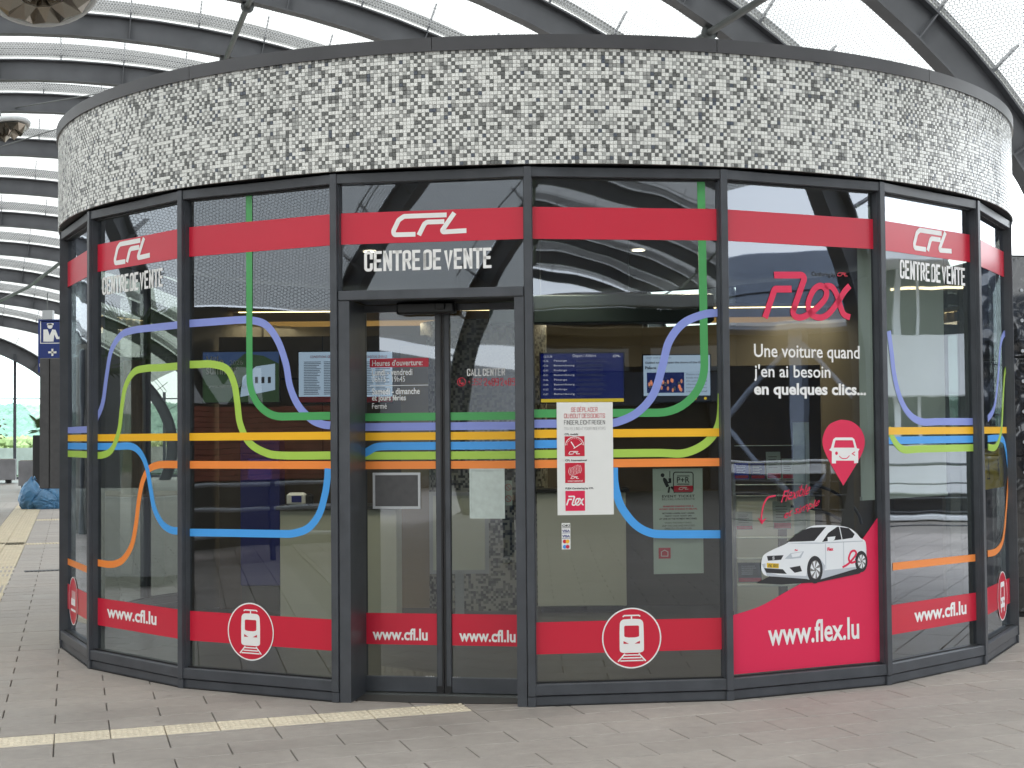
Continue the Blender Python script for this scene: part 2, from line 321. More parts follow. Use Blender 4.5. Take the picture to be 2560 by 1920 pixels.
def caps(mb, s, x0, x1, z0, z1, wt=.17, z=0, mi=0):
    adv = 0; items = []
    for ch in s:
        if ch == ' ': adv += .10; continue
        wd = 0 if ch == 'I' else (.54 if ch == 'W' else .4); items.append((ch, adv)); adv += wd+wt+.10
    tot = adv-.10-wt; h = z1-z0; fx = (x1-x0)/(tot+wt); fz = h/(1+0)
    st = wt*.60*(fx+fz*.75)
    for ch, a in items:
        for k, pl in enumerate(SL[ch]):
            pts = [(x0+st*.5+(a+px)*(x1-x0-st)/tot, z0+st*.5+py*(h-st)) for px, py in pl]
            r_ = .0 if ch in 'NVAKYTLEFIHÉ' and ch not in '' else st*.75
            q = fillet(pts, r_, 5) if r_ and len(pts) > 2 else pts
            # square off stroke ends so corners meet
            a_, b_ = Vector((*q[0], 0)), Vector((*q[1], 0)); d = (a_-b_).normalized()*st*.5 if ch in 'CGSNAVKYTLEFIHRUÉ123459' and (abs(a_.x-b_.x) < 1e-6 or abs(a_.y-b_.y) < 1e-6) else Vector((0, 0, 0)); q[0] = (q[0][0]+d.x, q[0][1]+d.y)
            a_, b_ = Vector((*q[-1], 0)), Vector((*q[-2], 0)); d = (a_-b_).normalized()*st*.5 if ch in 'CGSNAVKYTLEFIHRUÉ2345' and (abs(a_.x-b_.x) < 1e-6 or abs(a_.y-b_.y) < 1e-6) and not (ch == 'R' and k == 0) else Vector((0, 0, 0)); q[-1] = (q[-1][0]+d.x, q[-1][1]+d.y)
            if q[0] == q[-1] or (ch in 'DO8' and len(q) > 3):
                q.append(q[1])
            V, F = ribbon(q, st, z); mb.add(V, F, mi)

# ================================================================== GROUND
AX = Vector((.9265, .3763, 0)); BX = Vector((-.292, .9564, 0)); OP = Vector((-.478, 9.503, 0)); SA, SB = .3016, .3
def lat(a, b, z=0): v = OP+AX*a+BX*b; return Vector((v.x, v.y, z))
pav = empty('pavement', kind='structure')
MB().box(-90, 90, -40, 66, -.35, -.022).build('paving_bed', 'ground', pav)
g2 = MB().box(-1500, 1500, -600, 2500, -3.2, -.6)
mat('grass_far', (.05, .09, .025), .9, 0, .3, .05)
g2.build('terrain', 'grass_far', kind='structure')
def slab_geo(a0, a1, b0, b1, j=.0035, top=0.0, bot=-.02, ch=.003):
    P = []
    for z, e in ((bot, j), (top-ch, j), (top, j+ch)):
        P += [lat(a0+e, b0+e, z), lat(a1-e, b0+e, z), lat(a1-e, b1-e, z), lat(a0+e, b1-e, z)]
    F = [(8, 9, 10, 11)]
    for r in (0, 4):
        for i in range(4): k = (i+1) % 4; F.append((r+i, r+k, r+4+k, r+4+i))
    return P, F
KC = Vector((0, 13.274, 0))
def px_of(p):
    d = Vector(p)-CAM; y = d.dot(FWD)
    return (1280+FPX*d.dot(RGT)/y, 960-FPX*d.dot(UPV)/y) if y > .1 else None
rows = [(-.375-.3*i-.3, -.375-.3*i, i) for i in range(0, 52)]+[(.3*i, .3*i+.3, i+1) for i in range(0, 118)]
slabs = []
def guide_skip(ac, bc):
    p = lat(ac, bc)
    return False
TA1 = 0.0
for b0, b1_, par in rows:
    off = (par % 2)*SA
    for n_ in range(-75, 62):
        a0 = off+n_*2*SA; a1 = a0+2*SA; c = lat((a0+a1)/2, (b0+b1_)/2)
        if (c-KC).length < 3.35: continue
        if c.y > 40 or c.x < -30 or c.x > 17: continue
        slabs.append((a0, a1, b0, b1_, c))
n_ = -62
while n_*SA < 21:                                   # strip row: beyond the tactile tiles ordinary slabs
    a0 = n_*SA
    if a0 >= -1e-6: slabs.append((a0, a0+2*SA, -.3, 0, lat(a0+SA, -.15))); n_ += 1
    n_ += 1
for n_ in range(-40, 36): slabs.append((n_*2*SA, (n_+1)*2*SA, -.375, -.3, lat(n_*2*SA+SA, -.34)))
def vis_size(s):
    c = s[4]; q = px_of(c)
    if q is None or not (-60 < q[0] < 2620 and 0 < q[1] < 1990): return 0
    if (c-KC).length < 3.9: return 0
    if c.y > 13.3 and abs(c.x) < 3.6: return 0
    return 1/max(c.y, 1)
slabs.sort(key=lambda s: -vis_size(s))
n_ind = 270
for i, s in enumerate(slabs[:n_ind]):
    if vis_size(s) == 0: n_ind = i; break
    dz = random.uniform(-.0012, .0012); P, F = slab_geo(*s[:4], top=dz); mb = MB().add(P, F); mb.build('paving_slab', 'slab', pav)
# guide strips running along the hall, far left
gd = []
def strip(aC, bfrom, bto, wid, along=True):
    b = bfrom
    while b < bto-.01:
        gd.append((aC, aC+wid, b, min(b+.3, bto))); b += .3
P1 = ground(0, 1212); P1 = Vector((P1.x, P1.y, 0))
def to_lat(p):
    q = Vector(p)-OP; det = AX.x*BX.y-AX.y*BX.x
    return (q.x*BX.y-q.y*BX.x)/det, (AX.x*q.y-AX.y*q.x)/det
ga, gb = to_lat(ground(0, 1215)); ga = round(ga/SA)*SA; gb = round(gb/.3)*.3
strip(ga-SA, gb-8.4, gb+23.1, .3); strip(ga, gb-8.4, gb+17, .3)
def cross(px0, px1, yd, n2):
    a0, b0 = to_lat(ground(px0, yd)); b0 = round(b0/.3)*.3; a1, _ = to_lat(ground(px1, yd-3)); a0 = round(a0/SA)*SA
    for k in range(max(1, int((a1-a0)/SA))):
        for q in range(n2): gd.append((a0+k*SA, a0+k*SA+SA, b0+q*.3, b0+q*.3+.3))
cross(30, 150, 1176, 1); cross(62, 145, 1125, 2); cross(-40, 62, 1178, 1)
gset = {(round(a/SA), round(b/.3)) for a, _, b, _ in gd}
rest = MB()
for s in slabs[n_ind:]:
    ia = round(s[0]/SA); ib = round(s[2]/.3) if abs(s[2]/.3-round(s[2]/.3)) < .05 else None
    if ib is not None and ((ia, ib) in gset or (ia+1, ib) in gset):
        for q in (0, 1):
            if (ia+q, ib) not in gset:
                P, F = slab_geo(s[0]+q*SA, s[0]+q*SA+SA, s[2], s[3]); rest.add(P, F)
        continue
    P, F = slab_geo(*s[:4], top=random.uniform(-.0015, .0015)); rest.add(P, F)
rest.build('paving_slabs', 'slab', pav, kind='stuff')
def tact(a0, a1, b0, b1_, kindd, seed):
    rnd = random.Random(seed); P, F = slab_geo(a0, a1, b0, b1_, .0025); mb = MB().add(P, F)
    if kindd == 'dots':
        nx, ny = 9, 7
        for i in range(nx):
            for j in range(ny):
                ca = a0+(i+.5)*(a1-a0)/nx; cb = b0+.02+(j+.5)*(b1_-b0-.04)/ny; c = lat(ca, cb)
                if (i+j) % 2: continue
                r = .0145; n = 8
                V = [c+AX*r*math.cos(2*math.pi*k/n)+BX*r*math.sin(2*math.pi*k/n) for k in range(n)]+[c+AX*r*.6*math.cos(2*math.pi*k/n)+BX*r*.6*math.sin(2*math.pi*k/n)+Vector((0, 0, .005)) for k in range(n)]
                mb.add(V, [(k, (k+1) % n, n+(k+1) % n, n+k) for k in range(n)]+[tuple(range(n, 2*n))], 0, True)
    else:
        for i in range(6):
            ca = a0+(i+.5)*(a1-a0)/6
            V = [lat(ca-.013, b0+.004, 0), lat(ca+.013, b0+.004, 0), lat(ca+.013, b1_-.004, 0), lat(ca-.013, b1_-.004, 0), lat(ca-.008, b0+.004, .005), lat(ca+.008, b0+.004, .005), lat(ca+.008, b1_-.004, .005), lat(ca-.008, b1_-.004, .005)]
            mb.add(V, [(0, 1, 5, 4), (1, 2, 6, 5), (2, 3, 7, 6), (3, 0, 4, 7), (4, 5, 6, 7)])
    return mb
for k in range(1, 15): tact(-k*SA, -(k-1)*SA, -.3, -.02, 'dots', k).build('tactile_tile', 'tactile', pav)
gm = MB()
for g in gd: m_ = tact(*g, 'bars', 0); gm.add(m_.v, m_.f)
gm.build('ribbed_guide_tiles', 'ribbed', pav, kind='stuff')
c = ground(121, 1232); dg_ = MB().box(-.38, .25, -.11, .11, -.01, .003)
for i in range(12): dg_.box(-.36+i*.05, -.335+i*.05, -.09, .09, .003, .006)
dro = dg_.build('drain_grate', 'frame_dark', None, Matrix.Translation((c.x, c.y, .001)) @ Matrix.Rotation(math.radians(22), 4, 'Z'))
tag(dro, 'small dark drain grate set in the paving left of the kiosk', 'drain')

# ================================================================== KIOSK
RK, PH, NB, HT = 3.957, -.0086, 20, 3.297
STP = 2*math.pi/NB
kiosk = empty('glass_kiosk', 'round glass ticket kiosk with grey and white mosaic fascia and coloured line stripes', 'kiosk', (KC.x, KC.y, 0))
KW = Matrix.Translation((-KC.x, -KC.y, 0))
def vtx(k, r=RK): a = PH+(k-4)*STP; return Vector((KC.x+r*math.sin(a), KC.y-r*math.cos(a), 0))
def frame(k, off=0.0, r=RK):
    a, b = vtx(k, r), vtx(k+1, r); U = (b-a).normalized(); Nn = Vector((U.y, -U.x, 0)); o = a+Nn*off
    return Matrix(((U.x, 0, Nn.x, o.x), (U.y, 0, Nn.y, o.y), (0, 1, 0, 0), (0, 0, 0, 1))), (b-a).length
SIDE = (vtx(1)-vtx(0)).length
GOFF = -.055; DOFF = -.36
post_me = None
def pane_mw(k, off): m, _ = frame(k, off); return KW @ m
class Pane:
    """a vertical sheet in the facade: photo point -> (u, z) on it"""
    def __init__(s, k, off, ob): s.k, s.off, s.ob = k, off, ob; s.m, _ = frame(k, off); s.inv = s.m.inverted(); s.lay = 0
    def __call__(s, xd, yd):
        d = ray(xd, yd); o = s.m.translation; n = s.m.col[2].to_3d(); t = (o-CAM).dot(n)/d.dot(n); q = s.inv @ (CAM+d*t); return (q.x, q.y)
    def box(s, x0, y0, x1, y1):
        xc, yc = (x0+x1)/2, (y0+y1)/2; return s(x0, yc)[0], s(x1, yc)[0], s(xc, y1)[1], s(xc, y0)[1]
def decal(pn, name, mb, mats, off=None):
    return mb.build(name, mats, pn.ob, Matrix.Translation((0, 0, off if off is not None else .002)))
# frame members, one of each per bay
pm = MB(); 
for k in range(NB):
    mw = pane_mw(k, 0); e = .012
    if k != 3:
        MB().bbox(e, SIDE-e, .0, .062, -.10, -.012, .004).build('plinth', 'frame', kiosk, mw); MB().box(e, SIDE-e, .0005, .009, -.0119, -.004).build('contact_strip', 'frame_dark', kiosk, mw)  # thin dark strip added as the contact dirt line at the plinth foot
        MB().bbox(.02, SIDE-.02, .066, .135, -.10, .0, .004).build('sill_rail', 'frame', kiosk, mw)
    MB().bbox(.02, SIDE-.02, HT-.062, HT, -.10, .0, .004).build('head_rail', 'frame', kiosk, mw)
    # rubber gaskets round the glazing
    if k != 3:
        z0, z1 = .135, HT-.062
        g = MB().box(.024, .032, z0, z1, -.06, -.035).box(SIDE-.032, SIDE-.024, z0, z1, -.06, -.035).box(.032, SIDE-.032, z0, z0+.010, -.06, -.035).box(.032, SIDE-.032, z1-.010, z1, -.06, -.035)
        g.build('gasket', 'frame_dark', kiosk, mw)
pmx = MB().bbox(-.023, .023, -.006, .085, .062, HT+.001, .004)
for sx in (-1, 1): pmx.box(sx*.0255-.003, sx*.0255+.003, .020, .075, .14, HT-.065)
pmx.bbox(-.025, .025, -.002, .10, 0, .06, .003)
pme = pmx.mesh('post', 'frame')
for k in range(NB):
    a = PH+(k-4)*STP; v = vtx(k)
    obj('post', pme, kiosk, KW @ Matrix.Translation(v) @ Matrix.Rotation(a, 4, 'Z') @ Matrix.Translation((0, 0, 0)))
PN = {}
for k in range(NB):
    if k == 3: continue
    q = MB().box(.026, SIDE-.026, .137, HT-.064, -.008, 0) ; 
    q = MB().add([(.026, .137, 0), (SIDE-.026, .137, 0), (SIDE-.026, HT-.064, 0), (.026, HT-.064, 0)], [(0, 1, 2, 3)])
    o = q.build('glass_pane', 'glass' if k < 9 or k > 18 else 'glass_rear', kiosk, pane_mw(k, GOFF)); PN[k] = Pane(k, GOFF, o)
# fascia: drum, tiles, cap
RD = 3.972; Z0_, Z1_ = HT+.012, 4.025
nseg = 160
def ring(mb, r, z0, z1, mi=0, n=nseg, inn=False, a0=0, a1=2*math.pi):
    V = []; 
    for i in range(n+1):
        a = a0+(a1-a0)*i/n; V += [(r*math.sin(a), -r*math.cos(a), z0), (r*math.sin(a), -r*math.cos(a), z1)]
    F = [((2*i, 2*i+2, 2*i+3, 2*i+1) if not inn else (2*i+1, 2*i+3, 2*i+2, 2*i)) for i in range(n)]
    mb.add(V, F, mi, True)
def annulus(mb, r0, r1, z, mi=0, n=nseg, a0=0, a1=2*math.pi):
    V = []
    for i in range(n+1):
        a = a0+(a1-a0)*i/n; V += [(r0*math.sin(a), -r0*math.cos(a), z), (r1*math.sin(a), -r1*math.cos(a), z)]
    mb.add(V, [(2*i, 2*i+1, 2*i+3, 2*i+2) for i in range(n)], mi)
mb = MB(); ring(mb, RD-.004, Z0_, Z1_); annulus(mb, RD-.17, RD-.004, Z0_, 1); mb.build('fascia_drum', ['grout', 'frame_dark'], kiosk)
PT = .0237; ncol = int(2*math.pi*RD/PT); PT = 2*math.pi*RD/ncol; nrow = 30; PZ = (Z1_-Z0_)/nrow
cols = ['tile_white', 'tile_white_b', 'tile_light', 'tile_mid', 'tile_dark', 'tile_slate']
def tile_pts(i, j, dz=0):
    rr = random
    a0 = (i+.04)/ncol*2*math.pi; a1 = (i+.96)/ncol*2*math.pi; z0 = Z0_+(j+.04)*PZ; z1 = Z0_+(j+.96)*PZ; am, zm = (a0+a1)/2, (z0+z1)/2; s = .86
    P = []
    t1, t2 = rr.uniform(-.0004, .0004), rr.uniform(-.0004, .0004)
    for (r, f) in ((RD-.004, 1), (RD+.0015, 1), (RD+.003, s)):
        for q, (aa, zz) in enumerate(((a0, z0), (a1, z0), (a1, z1), (a0, z1))):
            A_ = am+(aa-am)*f; Z_ = zm+(zz-zm)*f; R_ = r+(t1*(1 if q in (1, 2) else -1)+t2*(1 if q > 1 else -1) if f < 1 else 0); P.append((R_*math.sin(A_), -R_*math.cos(A_), Z_))
    return P
TF = [(8, 9, 10, 11)]+[(r+i, r+(i+1) % 4, r+4+(i+1) % 4, r+4+i) for r in (0, 4) for i in range(4)]
_fl = rng.integers(0, 2, size=(ncol//9+2, nrow//8+2)); _gi, _gj = np.meshgrid(np.arange(ncol), np.arange(nrow), indexing='ij')
_on = ((_gi+_gj+_fl[_gi//9, (_gj+_gi//5) % nrow//8]) % 2) == 0; _r = rng.random((ncol, nrow)); _nw = np.where(_on, _r < .76, _r < .15)
tm = np.where(_nw, rng.choice([2, 3, 4, 5], size=(ncol, nrow), p=[.20, .30, .44, .06]), rng.choice([0, 1], size=(ncol, nrow), p=[.7, .3]))
V = []; F = []; MI = []
ic0 = int(round(-0.012/(2*math.pi)*ncol)); ind = []
for i in range(ncol):
    for j in range(nrow):
        P = tile_pts(i, j); di = (i-ic0+ncol//2) % ncol-ncol//2
        if -10 <= di < 10 and 8 <= j < 22: ind.append((P, int(tm[i, j]))); continue
        b = len(V); V += P; F += [tuple(b+q for q in f) for f in TF]; MI += [int(tm[i, j])]*len(TF)
me = bpy.data.meshes.new('mosaic_tiles'); me.from_pydata(V, [], F); [me.materials.append(M[c]) for c in cols]; me.polygons.foreach_set('material_index', MI); me.update()
obj('mosaic_tiles', me, kiosk, kind='stuff')
for P, m_ in ind: MB().add(P, TF).build('mosaic_tile', cols[m_], kiosk)
# metal cap in lengths with narrow joints
nc = 14
for k in range(nc):
    a0 = -.155+k*2*math.pi/nc; a1 = a0+2*math.pi/nc-.0009; mb = MB(); RC = RD+.018
    ring(mb, RC, Z1_-.005, 4.105, 0, 14, False, a0, a1); annulus(mb, RC-.25, RC, 4.105, 0, 14, a0, a1); annulus(mb, RD-.02, RC, Z1_-.005, 0, 14, a0, a1); ring(mb, RC-.25, 4.0, 4.105, 0, 14, True, a0, a1)
    mb.build('cap_segment', 'cap', kiosk)
mb = MB(); annulus(mb, 0, RD-.2, 4.02, 0, 60); mb.build('roof_deck', 'concrete', kiosk)
mb = MB(); annulus(mb, 0, RK-.09, 3.235, 0, 60); mb.build('ceiling', 'ceiling', kiosk)
mb = MB(); annulus(mb, 0, RK-.1, .004, 0, 60); mb.build('interior_floor', 'dark_floor', kiosk)
# --- door portal in bay 3
fm, _ = frame(3, 0); mw3 = pane_mw(3, 0); TZ0, TZ1 = 2.500, 2.560
MB().bbox(.030, SIDE-.030, TZ0, TZ1, -.10, .004, .004).build('transom_bar', 'frame', kiosk, mw3)
for x0, x1 in ((.030, .100), (SIDE-.09, SIDE-.030)):
    MB().box(x0, x1, 0, TZ0-.002, -.40, -.004).build('door_jamb', 'frame', kiosk, mw3)
MB().box(.10, SIDE-.09, TZ0+.005, TZ0+.055, -.42, -.102).build('door_header', 'frame_dark', kiosk, mw3)
q = MB().add([(.026, TZ1, 0), (SIDE-.026, TZ1, 0), (SIDE-.026, HT-.064, 0), (.026, HT-.064, 0)], [(0, 1, 2, 3)])
to = q.build('transom_pane', 'glass', kiosk, pane_mw(3, GOFF)); PN['t'] = Pane(3, GOFF, to)
MB().bbox(.34, .72, TZ0-.075, TZ0, -.33, -.24, .012).bbox(.60, .66, TZ0-.05, TZ0-.01, -.24, -.225, .004).build('door_sensor', 'black', kiosk, mw3)
MB().box(.10, SIDE-.09, .002, .012, -.42, -.30).build('threshold', 'steel', kiosk, mw3)
tmp = Pane(3, DOFF, None)
uL0, uL1, uR0, uR1 = tmp(778, 1000)[0], tmp(957.5, 1000)[0], tmp(959, 1000)[0], tmp(1136, 1000)[0]
SW = tmp(957, 1000)[0]-tmp(942, 1000)[0]
for nm, a, b in (('L', uL0, uL1), ('R', uR0, uR1)):
    fr = MB(); inner = (b-SW, b) if nm == 'L' else (a, a+SW)
    fr.bbox(inner[0], inner[1], .015, TZ0-.005, -.02, .02, .004); o2 = (a, a+.012) if nm == 'L' else (b-.012, b)
    fr.box(o2[0], o2[1], .015, TZ0-.005, -.015, .015)
    gx0, gx1 = (a+.012, b-SW) if nm == 'L' else (a+SW, b-.012)
    fr.bbox(gx0, gx1, .015, .115, -.018, .018, .004); fr.bbox(gx0, gx1, TZ0-.05, TZ0-.005, -.018, .018, .004)
    e = .004; fr.box(inner[0]+(SW-.012 if nm == 'L' else 0), inner[1]-(0 if nm == 'L' else SW-.012), .02, TZ0-.01, .021, .024, 1)
    fr.box(inner[0], inner[1], .012, .06, .0205, .026, 1)
    d = fr.build('sliding_door', ['frame', 'frame_dark'], kiosk, pane_mw(3, DOFF))
    q = MB().add([(gx0, .115, 0), (gx1, .115, 0), (gx1, TZ0-.05, 0), (gx0, TZ0-.05, 0)], [(0, 1, 2, 3)])
    q.build('glass', 'glass', d); PN[nm] = Pane(3, DOFF, d); PN[nm].g = (gx0, gx1)
for k in PN:
    if k not in ('L', 'R'): PN[k].g = (.032, SIDE-.032)

# ------------------------------------------------------------------ vinyl graphics
ZG, ZL, ZY, ZB, ZM, ZO = 1.781, 1.718, 1.656, 1.593, 1.532, 1.471; SWD = .050
def rect(pn, name, z0, z1, m_, x0=None, x1=None, off=.002):
    a, b = pn.g; a = a if x0 is None else x0; b = b if x1 is None else x1
    return decal(pn, name, MB().add([(a, z0, 0), (b, z0, 0), (b, z1, 0), (a, z1, 0)], [(0, 1, 2, 3)]), m_, off)
def clipribbon(pn, pts, w_=SWD):
    a, b = pn.g; V, F = ribbon(pts, w_); V = [(min(max(x, a), b), y, z) for x, y, z in V]; return V, F
def stripe(pn, pts, col, off, r=.12, px=True, zs=None):
    P = []
    for i, p in enumerate(pts):
        u, z = pn(*p[:2]) if len(p) < 3 else (pn(p[0], 940)[0], p[2])
        if len(p) > 2: z = p[2]
        P.append((u, z))
    Q = fillet(P, r, 12); V, F = clipribbon(pn, Q); return decal(pn, 'stripe', MB().add(V, F), col, off)
def sm(pts, n=6):            # smooth curve through points
    P = [Vector((*p, 0)) for p in pts]; out = []
    for i in range(len(P)-1):
        p0, p1, p2, p3 = P[max(i-1, 0)], P[i], P[i+1], P[min(i+2, len(P)-1)]
        for k in range(n):
            t = k/n; out.append(.5*((2*p1)+(-p0+p2)*t+(2*p0-5*p1+4*p2-p3)*t*t+(-p0+3*p1-3*p2+p3)*t**3))
    out.append(P[-1]); return [(p.x, p.y) for p in out]
def curve(pn, pts, col, off):
    P = []
    for p in pts: u, z = pn(p[0], p[1] if len(p) < 3 else 940); P.append((u, p[2] if len(p) > 2 else z))
    V, F = clipribbon(pn, sm(P)); return decal(pn, 'stripe', MB().add(V, F), col, off)
def straight(pn, z, col, off, x0=None, x1=None):
    u0 = pn(x0, 940)[0] if x0 else None; u1 = pn(x1, 940)[0] if x1 else None
    o = rect(pn, 'stripe', z-SWD/2, z+SWD/2, col, u0, u1, off); return o
for k, pn in PN.items():
    if isinstance(k, int) and k > 7 : continue
    if k in ('L', 'R'): rect(pn, 'red_band', .315, .515, 'v_red'); continue
    rect(pn, 'red_band', 2.857, 3.055, 'v_red', off=.0045)
    if k not in ('t', 5): rect(pn, 'red_band', .310, .505, 'v_red')
o1, o2, o3, o4, o5 = .002, .0026, .0032, .0038, .0044
# bay 0
p = PN[0]; [straight(p, z, c_, o1) for z, c_ in ((ZL, 'v_lilac'), (ZY, 'v_yellow'), (ZB, 'v_blue'), (ZM, 'v_lime'))]
straight(p, .68, 'v_orange', o1)
# bay 1
p = PN[1]; straight(p, ZY, 'v_yellow', o2)
curve(p, [(194, 0, ZL-.01), (205, 912), (222, 872), (231, 810), (241, 757), (262, 724), (290, 713), (330, 708), (384, 702)], 'v_lilac', o1)
curve(p, [(194, 0, ZM), (222, 0, ZM), (243, 970), (258, 930), (264, 880), (272, 835), (290, 804), (315, 796), (350, 794), (384, 791)], 'v_lime', o4)
curve(p, [(194, 0, ZB), (250, 0, ZB), (285, 0, ZB), (305, 980), (318, 1010), (326, 1055), (334, 1098), (350, 1130), (368, 1144), (384, 1147)], 'v_blue', o3)
curve(p, [(194, 1212), (215, 1216), (235, 1219), (252, 1217), (268, 1207), (285, 1178), (294, 1135), (300, 1085), (308, 1042), (321, 1015), (340, 1005), (360, 0, ZO), (384, 0, ZO)], 'v_orange', o2)
# bay 2
p = PN[2]; straight(p, ZY, 'v_yellow', o5); straight(p, ZO, 'v_orange', o1)
curve(p, [(394, 700), (450, 696), (520, 691), (545, 692), (575, 702), (600, 735), (618, 785), (627, 835), (645, 876), (672, 905), (695, 916), (714, 919)], 'v_lilac', o3)
stripe(p, [(540, 400, 3.232), (540, 870, ZG), (714, 870, ZG)], 'v_green', o4, .26)
curve(p, [(394, 788), (430, 787), (460, 787), (490, 797), (506, 828), (513, 870), (519, 915), (538, 955), (572, 977), (610, 0, ZM), (714, 0, ZM)], 'v_lime', o1)
curve(p, [(394, 1150), (480, 1151), (600, 1153), (635, 1152), (667, 1140), (690, 1110), (702, 1070), (707, 1040), (709, 1012)], 'v_blue', o2)
# doors
for s in 'LR':
    p = PN[s]
    for z, c_ in ((ZG, 'v_green'), (ZL, 'v_lilac'), (ZY, 'v_yellow'), (ZM, 'v_lime'), (ZO, 'v_orange')): straight(p, z-.008, c_, o1)
straight(PN['R'], ZB-.008, 'v_blue', o1)
curve(PN['L'], [(781, 982), (795, 975), (812, 966), (835, 0, ZB-.008), (870, 0, ZB-.008), (946, 0, ZB-.008)], 'v_blue', o2)
# bay 4
p = PN[4]; straight(p, ZY, 'v_yellow', o5); straight(p, ZO, 'v_orange', o1); straight(p, ZB, 'v_blue', o1, 1152, 1320)
stripe(p, [(1150, 0, ZG), (1524, 0, ZG), (1521, 400, 3.232)], 'v_green', o2, .30)
curve(p, [(1150, 0, ZL), (1230, 0, ZL), (1300, 0, ZL), (1335, 911), (1378, 890), (1412, 850), (1431, 790), (1445, 738), (1475, 699), (1517, 680), (1545, 676), (1570, 675)], 'v_lilac', o3)
curve(p, [(1150, 0, ZM), (1300, 0, ZM), (1420, 0, ZM), (1476, 979), (1518, 962), (1544, 935), (1556, 903), (1559, 850)], 'v_lime', o1)
curve(p, [(1326, 1010), (1327, 1040), (1333, 1070), (1345, 1100), (1373, 1134), (1405, 1151), (1440, 1154), (1500, 1154), (1570, 1154)], 'v_blue', o2)
# bay 6
p = PN[6]; straight(p, ZY, 'v_yellow', o5); straight(p, ZB, 'v_blue', o1)
curve(p, [(1919, 715), (1925, 760), (1931, 810), (1943, 858), (1962, 893), (1990, 0, ZL), (2030, 0, ZL), (2116, 0, ZL)], 'v_lilac', o3)
curve(p, [(1919, 925), (1930, 950), (1950, 0, ZM), (1990, 0, ZM), (2116, 0, ZM)], 'v_lime', o2)
curve(p, [(1928, 1224), (2020, 1214), (2122, 1203)], 'v_orange', o2)
# bay 7
p = PN[7]; straight(p, ZY, 'v_yellow', o1)
curve(p, [(2133, 905), (2147, 880), (2155, 820), (2160, 750), (2168, 722), (2178, 726), (2190, 736)], 'v_lilac', o3)
curve(p, [(2133, 0, ZM), (2150, 0, ZM), (2162, 930), (2166, 860), (2170, 805), (2178, 793), (2190, 799)], 'v_lime', o4)
curve(p, [(2133, 0, ZB), (2160, 0, ZB), (2170, 960), (2177, 1010), (2184, 1060), (2192, 1090)], 'v_blue', o2)
curve(p, [(2133, 1196), (2152, 1190), (2166, 1165), (2173, 1100), (2178, 1020), (2182, 975)], 'v_orange', o3)

def logo_cfl(mb, x0, x1, z0, z1, mi=0, z=0):
    W, H = 443, 132
    def T(pts): return [(x0+(a-382)/W*(x1-x0), z1-(b-316)/H*(z1-z0)) for a, b in pts]
    for pts, r in (([(706, 329), (452, 329), (420, 350), (388, 415), (392, 437), (520, 438)], .6), ([(692, 368), (590, 368), (574, 378), (540, 444)], .5), ([(752, 318), (672, 430), (822, 426)], .2)):
        w_ = 28/H*(z1-z0); V, F = ribbon(fillet(T(pts), r*w_*1.6, 5), w_, z); mb.add(V, F, mi)
for k, bx in ((1, (249, 518, 326, 566)), ('t', (848, 461, 1009, 509)), (6, (1972, 497, 2054, 545))):
    mb = MB(); logo_cfl(mb, *PN[k].box(*bx)); decal(PN[k], 'logo_lettering', mb, 'v_white', .0065)
for k, bx in ((1, (222, 588, 353, 633)), ('t', (787, 539, 1063, 583)), (6, (1943, 563, 2084, 612))):
    x0, x1, z0, z1 = PN[k].box(*bx)
    if k in (1, 6): zc = PN['t'].box(787, 539, 1063, 583); z0, z1 = zc[2], zc[3]
    mb = MB(); caps(mb, 'CENTRE DE VENTE', x0, x1, z0, z1, .165); decal(PN[k], 'lettering', mb, 'v_white', .0035)
for k, bx in ((1, (232, 1322, 339, 1366)), ('L', (805, 1357, 924, 1383)), ('R', (992, 1360, 1114, 1387)), (6, (1974, 1310, 2087, 1358))):
    x0, x1, z0, z1 = PN[k].box(*bx)
    if k == 1: z0, z1 = .375, .466
    if k == 6: z0, z1 = .365, .463
    mb = MB(); text_fit(mb, 'www.cfl.lu', x0, x1, z0, z1, .028); decal(PN[k], 'lettering', mb, 'v_white', .0035)
# round badges
def train(mb, cx, cz, r, mi=0, z=0):
    def T(pts): return [(cx+a*r, cz+b*r) for a, b in pts]
    body = fillet([(0, .68), (.42, .66), (.44, .2), (.44, -.48), (.3, -.52), (-.3, -.52), (-.44, -.48), (-.44, .2), (-.42, .66), (0, .68)], .17, 6)
    win = fillet([(0, .44), (.27, .44), (.27, .05), (.12, .02), (-.12, .02), (-.27, .05), (-.27, .44), (0, .44)], .05, 4)
    # closed loops: drop repeated last point
    l1 = [(-.30, -.10), (-.1, -.20), (-.30, -.20)]; l2 = [(.30, -.10), (.30, -.20), (.1, -.20)]
    V, F = poly2d([T(body[:-1]), T(win[:-1])[::-1], T(l1)[::-1], T(l2)[::-1]], z); mb.add(V, F, mi)
    for pts, w_ in (([(-.32, .76), (-.26, .80), (.26, .80), (.32, .76)], .05), ([(0, .80), (0, .66)], .05), ([(-.25, -.55), (-.5, -.82)], .05), ([(.25, -.55), (.5, -.82)], .05), ([(-.27, -.60), (.27, -.60)], .045), ([(-.34, -.70), (.34, -.70)], .045), ([(-.42, -.80), (.42, -.80)], .045)):
        V, F = ribbon(T(pts), w_*r, z); mb.add(V, F, mi)
